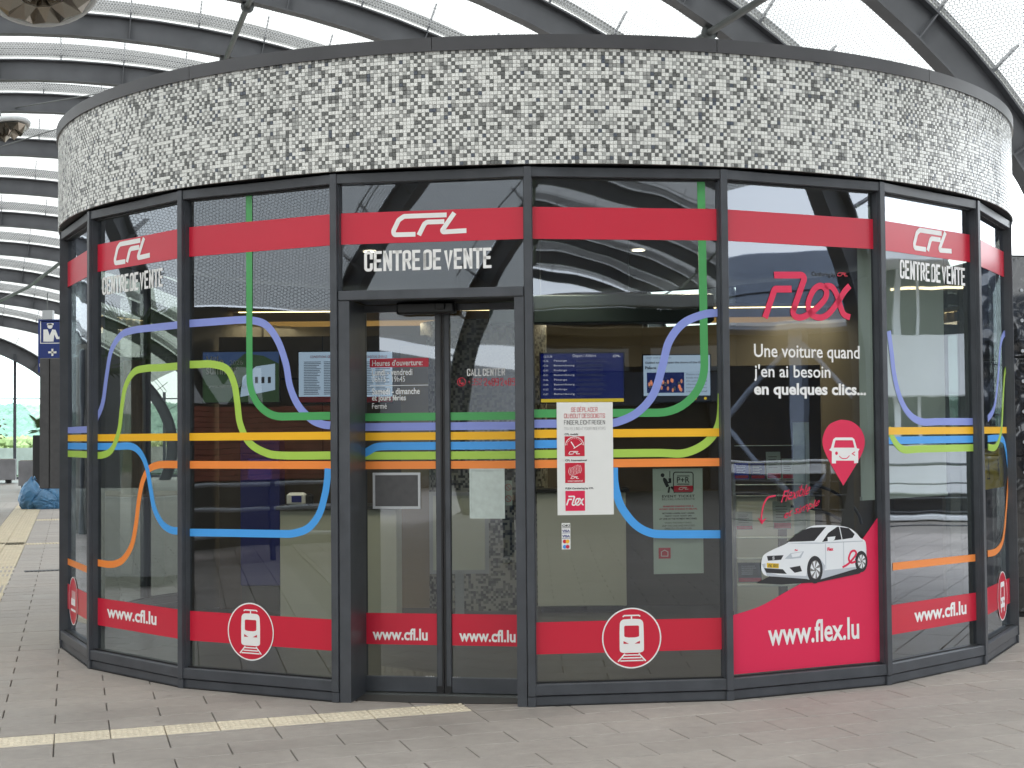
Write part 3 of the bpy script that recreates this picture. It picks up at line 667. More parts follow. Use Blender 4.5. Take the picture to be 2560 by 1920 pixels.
def badge(k, xc, yc, dx, draw, zc=None, rad=None):
    pn = PN[k]; u0 = pn(xc-dx, yc)[0]; u1 = pn(xc+dx, yc)[0]; cx = (u0+u1)/2; cz = zc or pn(xc, yc)[1]; r = rad or (u1-u0)/2
    V, F = poly2d([circ(cx, cz, r*.96)]); decal(pn, 'badge', MB().add(V, F), 'v_red', .0052)
    mb = MB(); n = 64
    V = [(cx+q*math.cos(2*math.pi*i/n), cz+q*math.sin(2*math.pi*i/n), 0) for i in range(n) for q in (r*.955, r)]; mb.add(V, [(2*i, 2*i+1, (2*i+3) % (2*n), (2*i+2) % (2*n)) for i in range(n)])
    draw(mb, cx, cz, r*.93); decal(pn, 'badge_symbol', mb, 'v_white', .006); return r, cz
rb, zb = badge(4, 1364, 1378, 64, train)
badge(2, 543, 1364, 51, train, zb, rb)
def hallicon(mb, cx, cz, r, mi=0, z=0):
    T = lambda pts: [(cx+a*r, cz+b*r) for a, b in pts]
    V, F = poly2d([T([(-.5, -.2), (.5, -.2), (.5, .45), (.38, .45), (.38, .1), (.24, .1), (.24, .45), (.14, .45), (.14, .1), (0, .1), (0, .45), (-.1, .45), (-.1, .1), (-.24, .1), (-.24, .45), (-.34, .45), (-.34, .1), (-.5, .1)])]); mb.add(V, F, mi)
    V, F = ribbon(T([(-.6, -.42), (.6, -.42)]), .1*r); mb.add(V, F, mi)
def busicon(mb, cx, cz, r, mi=0, z=0):
    T = lambda pts: [(cx+a*r, cz+b*r) for a, b in pts]
    V, F = poly2d([T([(-.4, .62), (.4, .62), (.46, .2), (.46, -.5), (-.46, -.5), (-.46, .2)]), T([(-.32, .4), (-.36, -.05), (.36, -.05), (.32, .4)]), T([(-.36, -.2), (-.36, -.32), (-.16, -.32), (-.16, -.2)]), T([(.16, -.2), (.16, -.32), (.36, -.32), (.36, -.2)])]); mb.add(V, F, mi)
    for s in (-1, 1): V, F = ribbon(T([(s*.32, -.5), (s*.32, -.7)]), .16*r); mb.add(V, F, mi)
badge(0, 160, 1306, 10, hallicon, zb, rb); badge(7, 2164, 1293, 11, busicon, zb, rb)
# small writing on the doors
p = PN['L']; x0, x1, z0, z1 = p.box(799, 774, 926, 793); rect(p, 'hours_band', z0, z1, 'v_red', x0, x1, .002)
mb = MB()
for s, bx, bo in (("Heures d'ouverture:", (804, 777, 913, 790), .018), ('Lundi - vendredi', (804, 797, 891, 811), .018), ('06h15 - 19h45', (804, 813, 875, 825), 0), ('Samedi - dimanche', (804, 838, 907, 852), .018), ('et jours féries', (804, 853, 877, 869), .018), ('Fermé', (804, 871, 836, 883), 0)):
    mb = MB(); text_fit(mb, s, *p.box(*bx), bo); decal(p, 'lettering', mb, 'v_white', .0035)
mb = MB(); x0, x1, z0, z1 = p.box(799, 832, 926, 833.4); mb.add([(x0, z0, 0), (x1, z0, 0), (x1, z1, 0), (x0, z1, 0)], [(0, 1, 2, 3)]); decal(p, 'rule_line', mb, 'v_white', .0035)
p = PN['R']; mb = MB(); caps(mb, 'CALL CENTER', *p.box(1009, 796, 1091, 812), .15); decal(p, 'lettering', mb, 'v_white', .003)
mb = MB(); caps(mb, '+352', *p.box(1011, 818, 1041, 832), .07); caps(mb, '2489 2489', *p.box(1045, 817, 1113, 833), .11)
x0, x1, z0, z1 = p.box(987, 814, 1007, 836); cx, cz, r = (x0+x1)/2, (z0+z1)/2, (x1-x0)/2
V, F = ribbon(circ(cx, cz, r*.86, n=32)+[(cx+r*.86, cz)], r*.16); mb.add(V, F)
V, F = ribbon(sm([(cx-r*.35, cz+r*.45), (cx-r*.38, cz), (cx-r*.05, cz-r*.35), (cx+r*.45, cz-r*.42)]), r*.3); mb.add(V, F); V, F = ribbon([(cx-r*.45, cz+r*.5), (cx-r*.1, cz+r*.35)], r*.26); mb.add(V, F)
V, F = ribbon([(cx+r*.2, cz-r*.1), (cx+r*.5, cz-r*.4)], r*.26); mb.add(V, F); decal(p, 'phone_number', mb, 'v_red', .003)
for s, bx in (('L', (920, 1460, 940, 1467)), ('R', (977, 1462, 997, 1468))):
    mb = MB(); text_fit(mb, 'KABA', *PN[s].box(*bx), .05); decal(PN[s], 'maker_mark', mb, 'v_white', .003)

# --- bay 5: carsharing graphic
p = PN[5]; a, b = p.g
zl = p(1592, 1330)[1]; zr = p(1907, 1116)[1]; zb0 = .150
ul, um, ur = a, p(1735, 1240)[0], b
top = sm([(a, zl), (p(1640, 1310)[0], p(1640, 1310)[1]), (p(1700, 1277)[0], p(1700, 1277)[1]), (p(1765, 1240)[0], p(1765, 1240)[1]), (p(1840, 1190)[0], p(1840, 1190)[1]), (b, zr)], 5)
V, F = poly2d([[(a, zb0), (b, zb0)]+top[::-1]]); decal(p, 'red_field', MB().add(V, F), 'v_flex', .002)
mb = MB(); text_fit(mb, 'www.flex.lu', *p.box(1658, 1338, 1855, 1388), .02); decal(p, 'lettering', mb, 'v_white', .0045)
mb = MB()
for s, bx, bo in (('Une voiture quand', (1628, 745, 1856, 782), .012), ("j'en ai besoin", (1628, 788, 1793, 824), .012), ('en quelques clics...', (1628, 828, 1870, 861), .032)): mb = MB(); text_fit(mb, s, *p.box(*bx), bo); decal(p, 'lettering', mb, 'v_white', .0045)
mb = MB(); text_fit(mb, 'Carsharing by:', *p.box(1753, 588, 1806, 600), .012); decal(p, 'small_lettering', mb, 'ink', .0045)
mb = MB(); logo_cfl(mb, *p.box(1808, 589, 1830, 597)); decal(p, 'small_logo', mb, 'v_red', .0045)
def flexlogo(mb, T, w_, mi=0):
    for pts, r in (([(318, 682), (505, 682), (432, 890)], 22), ([(422, 765), (322, 765), (264, 935)], 14)):
        V, F = ribbon(T(fillet(pts, r, 6)), w_); mb.add(V, F, mi)
    V, F = ribbon(T(sm([(440, 866), (430, 900), (446, 928), (490, 930), (555, 890), (618, 826), (628, 775), (598, 746), (560, 762), (530, 815), (520, 868), (540, 915), (590, 934), (640, 912), (690, 850), (735, 780), (766, 745)])), w_*.92); mb.add(V, F, mi)
    V, F = ribbon(T(sm([(618, 748), (660, 752), (690, 800), (712, 870), (732, 915), (768, 932)])), w_*.92); mb.add(V, F, mi)
TZ = lambda pts: [p((1800+a_*.422)/DS, (400+b_*.422)/DS) for a_, b_ in pts]
mb = MB(); flexlogo(mb, TZ, .044); decal(p, 'logo_lettering', mb, 'v_flex', .0045)
# map pin with the winking car
C_ = lambda pts: [p(x, y) for x, y in pts]
pin = [(1821, 1049)]+sm([(1821, 1049), (1790, 995), (1777, 963), (1778, 940), (1790, 918), (1810, 908), (1822, 907), (1840, 911), (1858, 926), (1867, 948), (1865, 970), (1852, 998), (1821, 1049)], 6)[1:-1]
V, F = poly2d([C_(pin)]); decal(p, 'map_pin', MB().add(V, F), 'v_flex', .0032)
mb = MB(); out = [(1799, 949), (1804, 945), (1840, 945), (1845, 949), (1850, 968), (1856, 970), (1853, 975), (1853, 1000), (1844, 1001), (1844, 995), (1805, 995), (1805, 1001), (1796, 1001), (1796, 975), (1790, 972), (1794, 968)]
win = [(1804, 951), (1841, 951), (1845, 967), (1800, 967)]
V, F = poly2d([C_(out), C_(win)]); mb.add(V, F, 0)
V, F = ribbon(C_(sm([(1812, 985), (1818, 990), (1828, 990), (1834, 984)])), .006, .0005); mb.add(V, F, 1)
V, F = poly2d([circ(*p(1806, 979), .011, n=16)], .0005); mb.add(V, F, 1); V, F = ribbon(C_([(1846, 976), (1840, 980), (1846, 984)]), .006, .0005); mb.add(V, F, 1)
decal(p, 'pin_symbol', mb, ['v_white', 'v_flex'], .0042)
# handwriting + arrow
mb = MB()
def hand(s, x0, y0, dx, dy, h):
    v, f = text_mesh(s, .0, .95); lo, hi = v.min(0), v.max(0); q = (v-lo)/(hi-lo); P = []
    for a_, b_ in q:
        x = x0+a_*dx+b_*h*.28; y = y0+a_*dy-b_*h+1.5*math.sin(a_*17); P.append((*p(x, y), 0))
    mb.add(P, f)
hand('Flexible', 1686, 1086, 60, -18, 26); hand('et simple', 1690, 1126, 76, -28, 24)
V, F = ribbon(C_(sm([(1675, 1071), (1658, 1075), (1648, 1093), (1644, 1118), (1643, 1130)])), .011); mb.add(V, F)
V, F = poly2d([C_([(1636, 1118), (1645, 1133), (1655, 1119), (1644, 1124)])]); mb.add(V, F); decal(p, 'handwritten_lettering', mb, 'v_flex', .0045)
# printed car
def carp(mb, pts, mi, z, holes=()):
    V, F = poly2d([C_([(1850/DS+a_*400/1021/DS, 850/DS+b_*650/1659/DS) for a_, b_ in l]) for l in (pts,)+tuple(holes)], z); mb.add(V, F, mi)
mb = MB()
carp(mb, [(100, 1552), (200, 1500), (440, 1510), (720, 1440), (800, 1450), (760, 1490), (500, 1545), (260, 1560)], 2, 0)
body = sm([(135, 1405), (150, 1370), (210, 1335), (290, 1300), (330, 1268), (395, 1220), (450, 1188), (530, 1181), (620, 1184), (690, 1198), (735, 1228), (765, 1262), (798, 1290), (803, 1390), (790, 1430), (730, 1462), (620, 1462), (520, 1476), (505, 1520), (440, 1528), (380, 1512), (250, 1510), (160, 1502), (134, 1470), (133, 1430)], 4)
carp(mb, body, 0, .0004)
carp(mb, [(300, 1288), (345, 1248), (400, 1212), (450, 1196), (545, 1193), (520, 1222), (470, 1282), (395, 1285)], 3, .0008)
carp(mb, [(520, 1288), (560, 1230), (615, 1192), (628, 1192), (645, 1272)], 3, .0008); carp(mb, [(650, 1272), (634, 1192), (690, 1200), (728, 1238), (715, 1262)], 3, .0008)
for px_, pr, pz in ((474, 50, 88), (770, 40, 68)):
    cyy = 1465 if px_ == 474 else 1413
    carp(mb, circ(px_, cyy, pr, pz, 28), 2, .001); carp(mb, circ(px_+2, cyy, pr*.66, pz*.68, 24), 7, .0014)
    for q in range(7):
        t = q*2*math.pi/7; carp(mb, [(px_+2+pr*.1*math.cos(t-1), cyy+pz*.1*math.sin(t-1)), (px_+2+pr*.62*math.cos(t-.26), cyy+pz*.64*math.sin(t-.26)), (px_+2+pr*.62*math.cos(t+.26), cyy+pz*.64*math.sin(t+.26))], 0, .0018)
carp(mb, [(168, 1378), (275, 1372), (258, 1402), (175, 1408)], 2, .0009); carp(mb, [(282, 1395), (320, 1360), (405, 1348), (385, 1390), (320, 1396)], 1, .0009); carp(mb, [(322, 1364), (395, 1352), (375, 1380), (330, 1386)], 0, .0012)
carp(mb, [(150, 1455), (270, 1462), (295, 1492), (165, 1485)], 2, .0009); carp(mb, [(312, 1452), (380, 1440), (392, 1475), (345, 1485)], 2, .0009); carp(mb, [(167, 1422), (244, 1426), (243, 1456), (168, 1452)], 5, .0014)
carp(mb, [(555, 1258), (605, 1252), (600, 1272), (575, 1292), (556, 1285)], 0, .0014)
carp(mb, [(290, 1300), (400, 1292), (500, 1292), (780, 1280), (780, 1285), (500, 1299), (400, 1299)], 1, .0011)
for q in ((540, 1300, 546, 1460), (655, 1285, 661, 1445)): carp(mb, [(q[0], q[1]), (q[0]+4, q[1]), (q[2], q[3]), (q[2]-4, q[3])], 1, .0011)
carp(mb, [(136, 1430), (160, 1425), (160, 1480), (250, 1500), (420, 1505), (430, 1420), (470, 1376), (500, 1385), (540, 1440), (535, 1470), (800, 1440), (800, 1300), (806, 1400), (790, 1440), (500, 1530), (170, 1505)], 1, .0006)
V, F = ribbon(C_([(1850/DS+a_*400/1021/DS, 850/DS+b_*650/1659/DS) for a_, b_ in sm([(650, 1450), (690, 1425), (735, 1370), (728, 1345), (705, 1352), (690, 1395), (705, 1420), (735, 1412)])]), .014, .0016); mb.add(V, F, 6)
def ctext(s, bx, bo, mi, z=.002):
    f_ = lambda a_, b_: (1850/DS+a_*400/1021/DS, 850/DS+b_*650/1659/DS); A, B = f_(bx[0], bx[1]), f_(bx[2], bx[3]); text_fit(mb, s, *p.box(A[0], A[1], B[0], B[1]), bo, z, mi)
ctext('Flex', (553, 1322, 592, 1345), .05, 6); ctext('Flex', (345, 1334, 366, 1345), .05, 6); ctext('FX 1011', (178, 1430, 238, 1450), .03, 2); ctext('S', (202, 1380, 217, 1402), .06, 4)
decal(p, 'printed_car', mb, ['car_body', 'car_shade', 'ink', 'car_glass', 'silver', 'plate', 'v_flex', 'ink_grey'], .0052)

# ------------------------------------------------------------------ notices fixed to the glass (things of their own)
def pane_thing(name, label, cat, pn, off, group=None):
    e = bpy.data.objects.new(name, None); COL.objects.link(e); e.matrix_world = pn.m @ Matrix.Translation((0, 0, off)); tag(e, label, cat, group); e['_'] = 0; del e['_']; return e
def sub(parent, name, mb, mats, off=0): return mb.build(name, mats, parent, Matrix.Translation((0, 0, off)))
def rectm(x0, x1, z0, z1, z=0): return MB().add([(x0, z0, z), (x1, z0, z), (x1, z1, z), (x0, z1, z)], [(0, 1, 2, 3)])
p = PN[4]
nt_ = pane_thing('notice', 'tall white notice with three red squares stuck on the window right of the doors', 'notice', p, .007)
x0, x1, z0, z1 = p.box(1203, 869, 1324, 1112); sub(nt_, 'sheet', MB().box(x0, x1, z0, z1, -.0015, .0015), 'paper')
Z5 = lambda a_, b_: ((1350+a_*.2713)/DS, (950+b_*.2713)/DS)
def b5(a_, b_, c_, d_): A, B = Z5(a_, b_), Z5(c_, d_); return p.box(A[0], A[1], B[0], B[1])
mb = MB(); caps(mb, 'SE DÉPLACER', *b5(285, 253, 527, 293), .085); caps(mb, 'DU BOUT DES DOIGTS', *b5(219, 310, 596, 350), .085); sub(nt_, 'red_lettering', mb, 'v_red', .003)
mb = MB(); caps(mb, 'FINGERLEICHT REISEN', *b5(219, 370, 596, 410), .08); sub(nt_, 'dark_lettering', mb, 'ink', .003); mb = MB(); caps(mb, 'TRAVELLING AT YOUR FINGERTIPS', *b5(219, 433, 599, 461), .045); sub(nt_, 'grey_lettering', mb, 'ink_grey', .003)
for s_, q_ in (('CFL mobile', (224, 490, 349, 508)), ('CFL International', (230, 731, 428, 748)), ('FLEX Carsharing by CFL', (232, 989, 492, 1010))): mb = MB(); text_fit(mb, s_, *b5(*q_), .025); sub(nt_, 'dark_lettering', mb, 'ink', .003)
for q, (a_, b_, c_, d_) in enumerate(((225, 518, 408, 702), (229, 763, 411, 947), (232, 1021, 412, 1205))):
    X0, X1, Y0, Y1 = b5(a_, b_, c_, d_); s_ = sub(nt_, 'red_square', rectm(X0, X1, Y0, Y1), 'v_red' if q < 2 else 'v_flex', .0028); mb = MB(); W_ = X1-X0; cx = (X0+X1)/2
    if q == 0:
        V, F = ribbon([(cx+W_*.46*math.cos(t), Y0+W_*.52+W_*.44*math.sin(t)) for t in np.linspace(.05, 3.09, 24)], W_*.03); mb.add(V, F)
        for t in np.linspace(.15, 3.0, 13): V, F = ribbon([(cx+W_*.42*math.cos(t), Y0+W_*.52+W_*.40*math.sin(t)), (cx+W_*.36*math.cos(t), Y0+W_*.52+W_*.34*math.sin(t))], W_*.02); mb.add(V, F)
        V, F = ribbon([(cx-W_*.18, Y0+W_*.72), (cx+W_*.02, Y0+W_*.40)], W_*.05); mb.add(V, F); V, F = ribbon([(cx-W_*.05, Y0+W_*.38), (cx+W_*.36, Y0+W_*.64)], W_*.04); mb.add(V, F)
        logo_cfl(mb, X0+W_*.2, X1-W_*.24, Y0+W_*.09, Y0+W_*.25)
    elif q == 1:
        for i in range(9):
            for j in range(7):
                u_ = (i-4)/4.5; v_ = (j-3)/3.8; sx = u_*math.sqrt(max(0, 1-v_*v_*.5)); sz = v_*math.sqrt(max(0, 1-u_*u_*.4))+.25*math.sin(u_*2.5)
                V, F = poly2d([circ(cx+sx*W_*.36, Y0+W_*.62+sz*W_*.26, W_*.020, n=6)]); mb.add(V, F)
        logo_cfl(mb, X0+W_*.28, X1-W_*.3, Y0+W_*.2, Y0+W_*.32); text_fit(mb, 'international', X0+W_*.13, X1-W_*.12, Y0+W_*.06, Y0+W_*.14, .01)
    else:
        T3 = lambda pts: [(X0+W_*(.06+.87*(a_-264)/504), Y1-W_*(.28+.44*(b_-682)/253)) for a_, b_ in pts]; flexlogo(mb, T3, W_*.075)
    mb.build('symbol', 'v_white', s_, Matrix.Translation((0, 0, .0008)))
cs = pane_thing('card_sticker', 'narrow strip of payment card symbols on the glass below the tall white notice', 'sticker', p, .004)
X0, X1, Y0, Y1 = b5(199, 1318, 279, 1560); sub(cs, 'strip', rectm(X0, X1, Y0, Y1), 'paper'); hh = (Y1-Y0)/5
for i, (m1, tx) in enumerate((('ink', 'OK!'), ('car_shade', 'VISA'), ('car_shade', 'VISA'), ('v_red', 'master'), ('screen_blue', 'maestro'))):
    c_ = Y1-(i+.5)*hh; mb = MB()
    if i in (0, 1, 2): text_fit(mb, tx, X0+.003, X1-.003, c_-hh*.22, c_+hh*.24, .04, 0); mb.add([(X0+.002, c_-hh*.42, 0), (X1-.002, c_-hh*.42, 0), (X1-.002, c_-hh*.34, 0), (X0+.002, c_-hh*.34, 0)], [(0, 1, 2, 3)]); sub(cs, 'card_symbol', mb, 'navy' if i else 'ink', .001)
    else:
        V, F = poly2d([circ((X0*2+X1)/3, c_, hh*.36, n=20)]); mb.add(V, F, 0); V, F = poly2d([circ((X0+X1*2)/3, c_, hh*.36, n=20)], .0004); mb.add(V, F, 1); sub(cs, 'card_symbol', mb, [('v_red' if i == 3 else 'v_blue'), ('v_yellow' if i == 3 else 'v_red')], .001)
# event ticket poster just inside the glass
ev = pane_thing('event_poster', 'pale green event ticket poster with guitar player hanging inside the right window', 'poster', p, -.02)
X0, X1, Y0, Y1 = b5(1048, 815, 1508, 1390); Y0b = p(1465, 1240)[1]; sub(ev, 'sheet', MB().box(X0, X1, Y0b, Y1, -.003, 0), 'paper_green')
mb = MB()
V, F = poly2d([circ(*p(*Z5(1136, 878)), (p(*Z5(1154, 878))[0]-p(*Z5(1136, 878))[0]), n=20)]); mb.add(V, F)
def r5(pts, w_): V, F = ribbon([p(*Z5(*q)) for q in sm(pts)], w_); mb.add(V, F)
r5([(1160, 905), (1155, 925), (1185, 985)], .020); r5([(1200, 985), (1195, 1010), (1190, 1040)], .012); r5([(1215, 985), (1240, 1010), (1250, 1040)], .014); r5([(1165, 915), (1185, 945), (1215, 940)], .009); r5([(1203, 840), (1203, 900)], .005); r5([(1203, 905), (1205, 950)], .017)
fr_ = fillet([(1330, 850), (1418, 850), (1418, 1035), (1236, 1035), (1236, 850), (1330, 850)], 22, 5); V, F = ribbon([p(*Z5(*q)) for q in fr_], .006); mb.add(V, F)
text_fit(mb, 'P+R', *b5(1268, 895, 1385, 948), .01); r5([(1270, 885), (1384, 885)], .005); r5([(1270, 960), (1384, 960)], .005)
text_fit(mb, 'EVENT TICKET', *b5(1131, 1060, 1432, 1083), .03, sp=1.25); text_fit(mb, 'BELVAL-UNIVERSITE', *b5(1131, 1090, 1432, 1108), 0, sp=1.2)
for s, y, a_, c_, bo in (('BETWEEN 6:00PM AND 1:00AM,', 1222, 1134, 1430, .03), ('PREPAY YOUR TICKET (4€)', 1247, 1158, 1405, .03), ('AT ONE OF THE PAYMENT MACHINES.', 1272, 1106, 1455, .03), ('WHEN THE EVENT ENDS,', 1310, 1155, 1405, 0), ('SKIP THE LINE AND PROCEED', 1336, 1132, 1435, 0), ('DIRECTLY TO YOUR CAR', 1362, 1158, 1405, 0)): text_fit(mb, s, *b5(a_, y, c_, y+16), bo)
sub(ev, 'dark_print', mb, 'ink', .001)
mb = MB(); text_fit(mb, 'SEAMLESS PARKING FOR A', *b5(1140, 1157, 1423, 1172), .04); text_fit(mb, 'WORRY-FREE EVENING IN BELVAL', *b5(1103, 1183, 1458, 1198), .04)
q = b5(1240, 975, 1415, 1032); mb.add([(q[0], q[2], 0), (q[1], q[2], 0), (q[1], q[3], 0), (q[0], q[3], 0)], [(0, 1, 2, 3)]); q = b5(1100, 1548, 1210, 1648); mb.add([(q[0], q[2], 0), (q[1], q[2], 0), (q[1], q[3], 0), (q[0], q[3], 0)], [(0, 1, 2, 3)])
sub(ev, 'red_print', mb, 'v_red', .0013); mb = MB(); logo_cfl(mb, *b5(1285, 987, 1375, 1012)); V, F = ribbon([p(*Z5(*q)) for q in [(1125, 1625), (1125, 1585), (1155, 1570), (1185, 1585), (1185, 1625), (1125, 1625)]], .004); mb.add(V, F); sub(ev, 'white_print', mb, 'paper', .0018)
# framed sheets on the doors
p = PN['L']; f1 = pane_thing('door_frame', 'empty silver edged frame on the left sliding door', 'frame', p, .006)
x0, x1, z0, z1 = p.box(806, 1021, 909, 1099); t_ = .016
sub(f1, 'edge', MB().box(x0, x1, z0, z0+t_, -.002, .004).box(x0, x1, z1-t_, z1, -.002, .004).box(x0, x0+t_, z0+t_, z1-t_, -.002, .004).box(x1-t_, x1, z0+t_, z1-t_, -.002, .004), 'silver')
sub(f1, 'backing', rectm(x0+t_, x1-t_, z0+t_, z1-t_), 'box_grey')
p = PN['R']; f2 = pane_thing('door_frame', 'pale blank sheet in a silver frame on the right sliding door', 'frame', p, .006)
x0, x1, z0, z1 = p.box(1015, 1012, 1091, 1120); t_ = .012
sub(f2, 'edge', MB().box(x0, x1, z0, z0+t_, -.002, .004).box(x0, x1, z1-t_, z1, -.002, .004).box(x0, x0+t_, z0+t_, z1-t_, -.002, .004).box(x1-t_, x1, z0+t_, z1-t_, -.002, .004), 'pearl')
sub(f2, 'sheet', rectm(x0+t_, x1-t_, z0+t_, z1-t_), 'pearl', .001)
pr = pane_thing('prohibition_sticker', 'two round red prohibition signs on a white sticker at the right door edge', 'sticker', p, -.008)
x0, x1, z0, z1 = p.box(1089, 1038, 1106, 1092); sub(pr, 'strip', rectm(x0, x1, z0, z1), 'paper_green'); mb = MB()
for q in (.27, .73):
    cx, cz = (x0+x1)/2, z0+(z1-z0)*q; r = (x1-x0)*.38; V, F = ribbon(circ(cx, cz, r, n=24)+[(cx+r, cz)], r*.16, .001); mb.add(V, F); V, F = ribbon([(cx-r*.7, cz+r*.7), (cx+r*.7, cz-r*.7)], r*.16, .001); mb.add(V, F)
sub(pr, 'symbols', mb, 'v_red')
p = PN[7]; ws = pane_thing('warning_sign', 'yellow warning sign with triangle and falling figure behind the far right pane', 'sign', p, -.03)
x0, x1, z0, z1 = p.box(2130, 968, 2180, 1055); sub(ws, 'plate', MB().box(x0, x1, z0, z1, -.003, 0), 'warn_yellow'); mb = MB(); cx = x0+(x1-x0)*.27; cz = (z0+z1)/2; r = (z1-z0)*.30
V, F = ribbon([(cx-r*.5, cz-r*.8), (cx+r*.5, cz-r*.8), (cx, cz+r*.8), (cx-r*.5, cz-r*.8), (cx+r*.5, cz-r*.8)], r*.12); mb.add(V, F); V, F = ribbon([(cx, cz+r*.35), (cx, cz-r*.25)], r*.14); mb.add(V, F); V, F = ribbon([(cx, cz-r*.45), (cx, cz-r*.58)], r*.14); mb.add(V, F)
cx = x0+(x1-x0)*.68; V, F = poly2d([circ(cx-r*.15, cz+r*.65, r*.13, n=12)]); mb.add(V, F)
for q in ([(-.1, .45), (.05, 0)], [(.05, 0), (-.25, -.45), (-.1, -.7)], [(.05, 0), (.3, -.35), (.15, -.6)], [(-.1, .35), (.3, .4)], [(-.1, .35), (-.35, .1)], [(.3, 1), (.45, -1), (.1, -1)]):
    V, F = ribbon([(cx+a_*r, cz+b_*r) for a_, b_ in q], r*.12); mb.add(V, F)
sub(ws, 'symbols', mb, 'ink', .001)
# projecting display case on the kiosk's left flank
c0 = at(105, 900, 14.4); c1 = at(131, 900, 14.4); zt = at(118, 774, 14.4).z; zb_ = at(118, 1055, 14.4).z
cX0 = at(108*1.0-17, 900, 14.4).x; cX0 = at(91, 900, 14.4).x
dc = empty('display_case', 'flat dark grey display case projecting from the left flank of the kiosk', 'display case', (c0.x, 14.4, zb_))
xa = at(91, 900, 14.4).x-c0.x; xb = -3.70-c0.x
xa = at((105)/DS, 900, 14.4).x-c0.x
MB().bbox(xa, xa+.09, -.07, .07, 0, zt-zb_, .006).build('edge_profile', 'box_grey', dc)
MB().bbox(xa+.094, xb, -.065, .065, 0, zt-zb_, .006).build('case_body', 'box_grey', dc)

# ------------------------------------------------------------------ interior
def wall_cyl(name, cx, cy2, r, a0, a1, z0, z1, m_, parent):
    n = 24; V = []; F = []; me = bpy.data.meshes.new(name)
    for i in range(n+1): a = a0+(a1-a0)*i/n; V += [(cx+r*math.sin(a), cy2-r*math.cos(a), z0), (cx+r*math.sin(a), cy2-r*math.cos(a), z1)]
    F = [(2*i, 2*i+2, 2*i+3, 2*i+1) for i in range(n)]; me.from_pydata(V, [], F); uv = me.uv_layers.new(name='UVMap')
    for pl in me.polygons:
        for li in pl.loop_indices: vi = me.loops[li].vertex_index; uv.data[li].uv = (r*(a0+(a1-a0)*(vi//2)/n), V[vi][2])
    me.materials.append(M[m_]); me.polygons.foreach_set('use_smooth', [True]*len(F)); return obj(name, me, parent)
core = empty('service_core', 'curved mosaic clad core standing inside the kiosk behind the doors', 'wall', (-.50, 15.0, 0))
wall_cyl('mosaic_wall', 0, 0, .62, -1.5, 1.5, 0, 2.75, 'mosaic_in', core)
MB().box(-.62, .62, .05, .1, 0, 2.75).build('rear_panel', 'taupe', core)
pw = empty('screen_wall', 'brown timber partition with screens on the left inside the kiosk', 'wall', (-1.95, 14.7, 0))
MB().box(-1.1, .95, 0, .06, 0, 2.62).build('panel', 'wood_wall', pw); MB().box(-1.1, .95, -.012, -.002, 2.20, 2.22).box(-.1, -.09, -.012, -.002, 0, 2.62).build('joint_trim', 'frame_dark', pw)
MB().box(.66, 1.22, -.03, .03, 0, 2.52, 0).build('tan_panel', 'tan_wall', pw)
pw2 = empty('screen_wall', 'brown timber partition with the departures screen on the right inside the kiosk', 'wall', (1.4, 14.75, 0))
MB().box(-1.0, 1.35, 0, .06, 1.1, 2.30).build('panel', 'wood_wall', pw2); MB().box(-1.0, 1.35, .0, .06, 0, 1.095).build('lower_panel', 'taupe', pw2)
rp = empty('rear_partition', 'dark partition closing the back of the kiosk interior', 'wall', (KC.x, KC.y, 0))
for k in range(9, 18):
    m_, Ln = frame(k, -.45); m_ = KW @ m_
    MB().box(.0 if k == 9 else -.0, Ln-.15, .01, 2.80 if k == 12 else 3.2, -.03, 0).build('panel', 'taupe', rp, m_)
# ceiling features
dl_ = [(-2.0, 11.6), (-.9, 11.9), (.2, 11.7), (1.3, 11.9), (-1.4, 13.0), (.9, 13.1), (2.4, 11.9), (-2.8, 12.4)]
for x, y in dl_:
    mb = MB(); V = [(.055*math.cos(2*math.pi*i/16), .055*math.sin(2*math.pi*i/16), 0) for i in range(16)]; mb.add(V, [tuple(range(15, -1, -1))], 0)
    mb.tube([(0, 0, -.004), (0, 0, .002)], .062, 16, 1, False); mb.build('downlight', ['downlight', 'silver'], kiosk, Matrix.Translation((x-KC.x, y-KC.y, 3.228)))
tr_ = empty('lighting_trough', 'long warm lit louvre trough hung under the kiosk ceiling', 'ceiling light', (0, 15.3, 2.78))
MB().box(-3.0, 2.9, -.45, .45, .10, .13).build('housing', 'tan_wall', tr_)
for i in range(7): MB().box(-2.95, 2.85, -.40+i*.12, -.385+i*.12, .0, .09).build('louvre', 'tan_wall', tr_)
MB().box(-2.9, 2.8, -.40, .40, .094, .098).build('lamp_panel', 'warm_lamp', tr_)
bm_ = empty('ceiling_beam', 'slate green box beam hung on thin rods inside the right window', 'beam', (.95, 12.0, 2.62))
MB().bbox(-1.3, .45, -.12, .12, -.10, .12, .01).build('casing', 'slate_green', bm_)
for x in (-.9, -.2, .35): MB().tube([(x, 0, .12), (x, 0, .61)], .006, 6).build('rod', 'steel', bm_)
for lx in (-2.0, 0, 2.0):
    ld = bpy.data.lights.new('trough_light', 'AREA'); ld.shape = 'RECTANGLE'; ld.size = 1.8; ld.size_y = .7; ld.energy = 7; ld.color = (1, .86, .62); lo = bpy.data.objects.new('trough_light', ld); COL.objects.link(lo); lo.location = (lx, 15.3, 2.76)
for x, y in dl_[:8]:
    ld = bpy.data.lights.new('downlight_beam', 'SPOT'); ld.energy = 20; ld.spot_size = math.radians(110); ld.spot_blend = .8; ld.shadow_soft_size = .05; ld.color = (1, .90, .72); lo = bpy.data.objects.new('downlight_beam', ld); COL.objects.link(lo); lo.location = (x, y, 3.21)
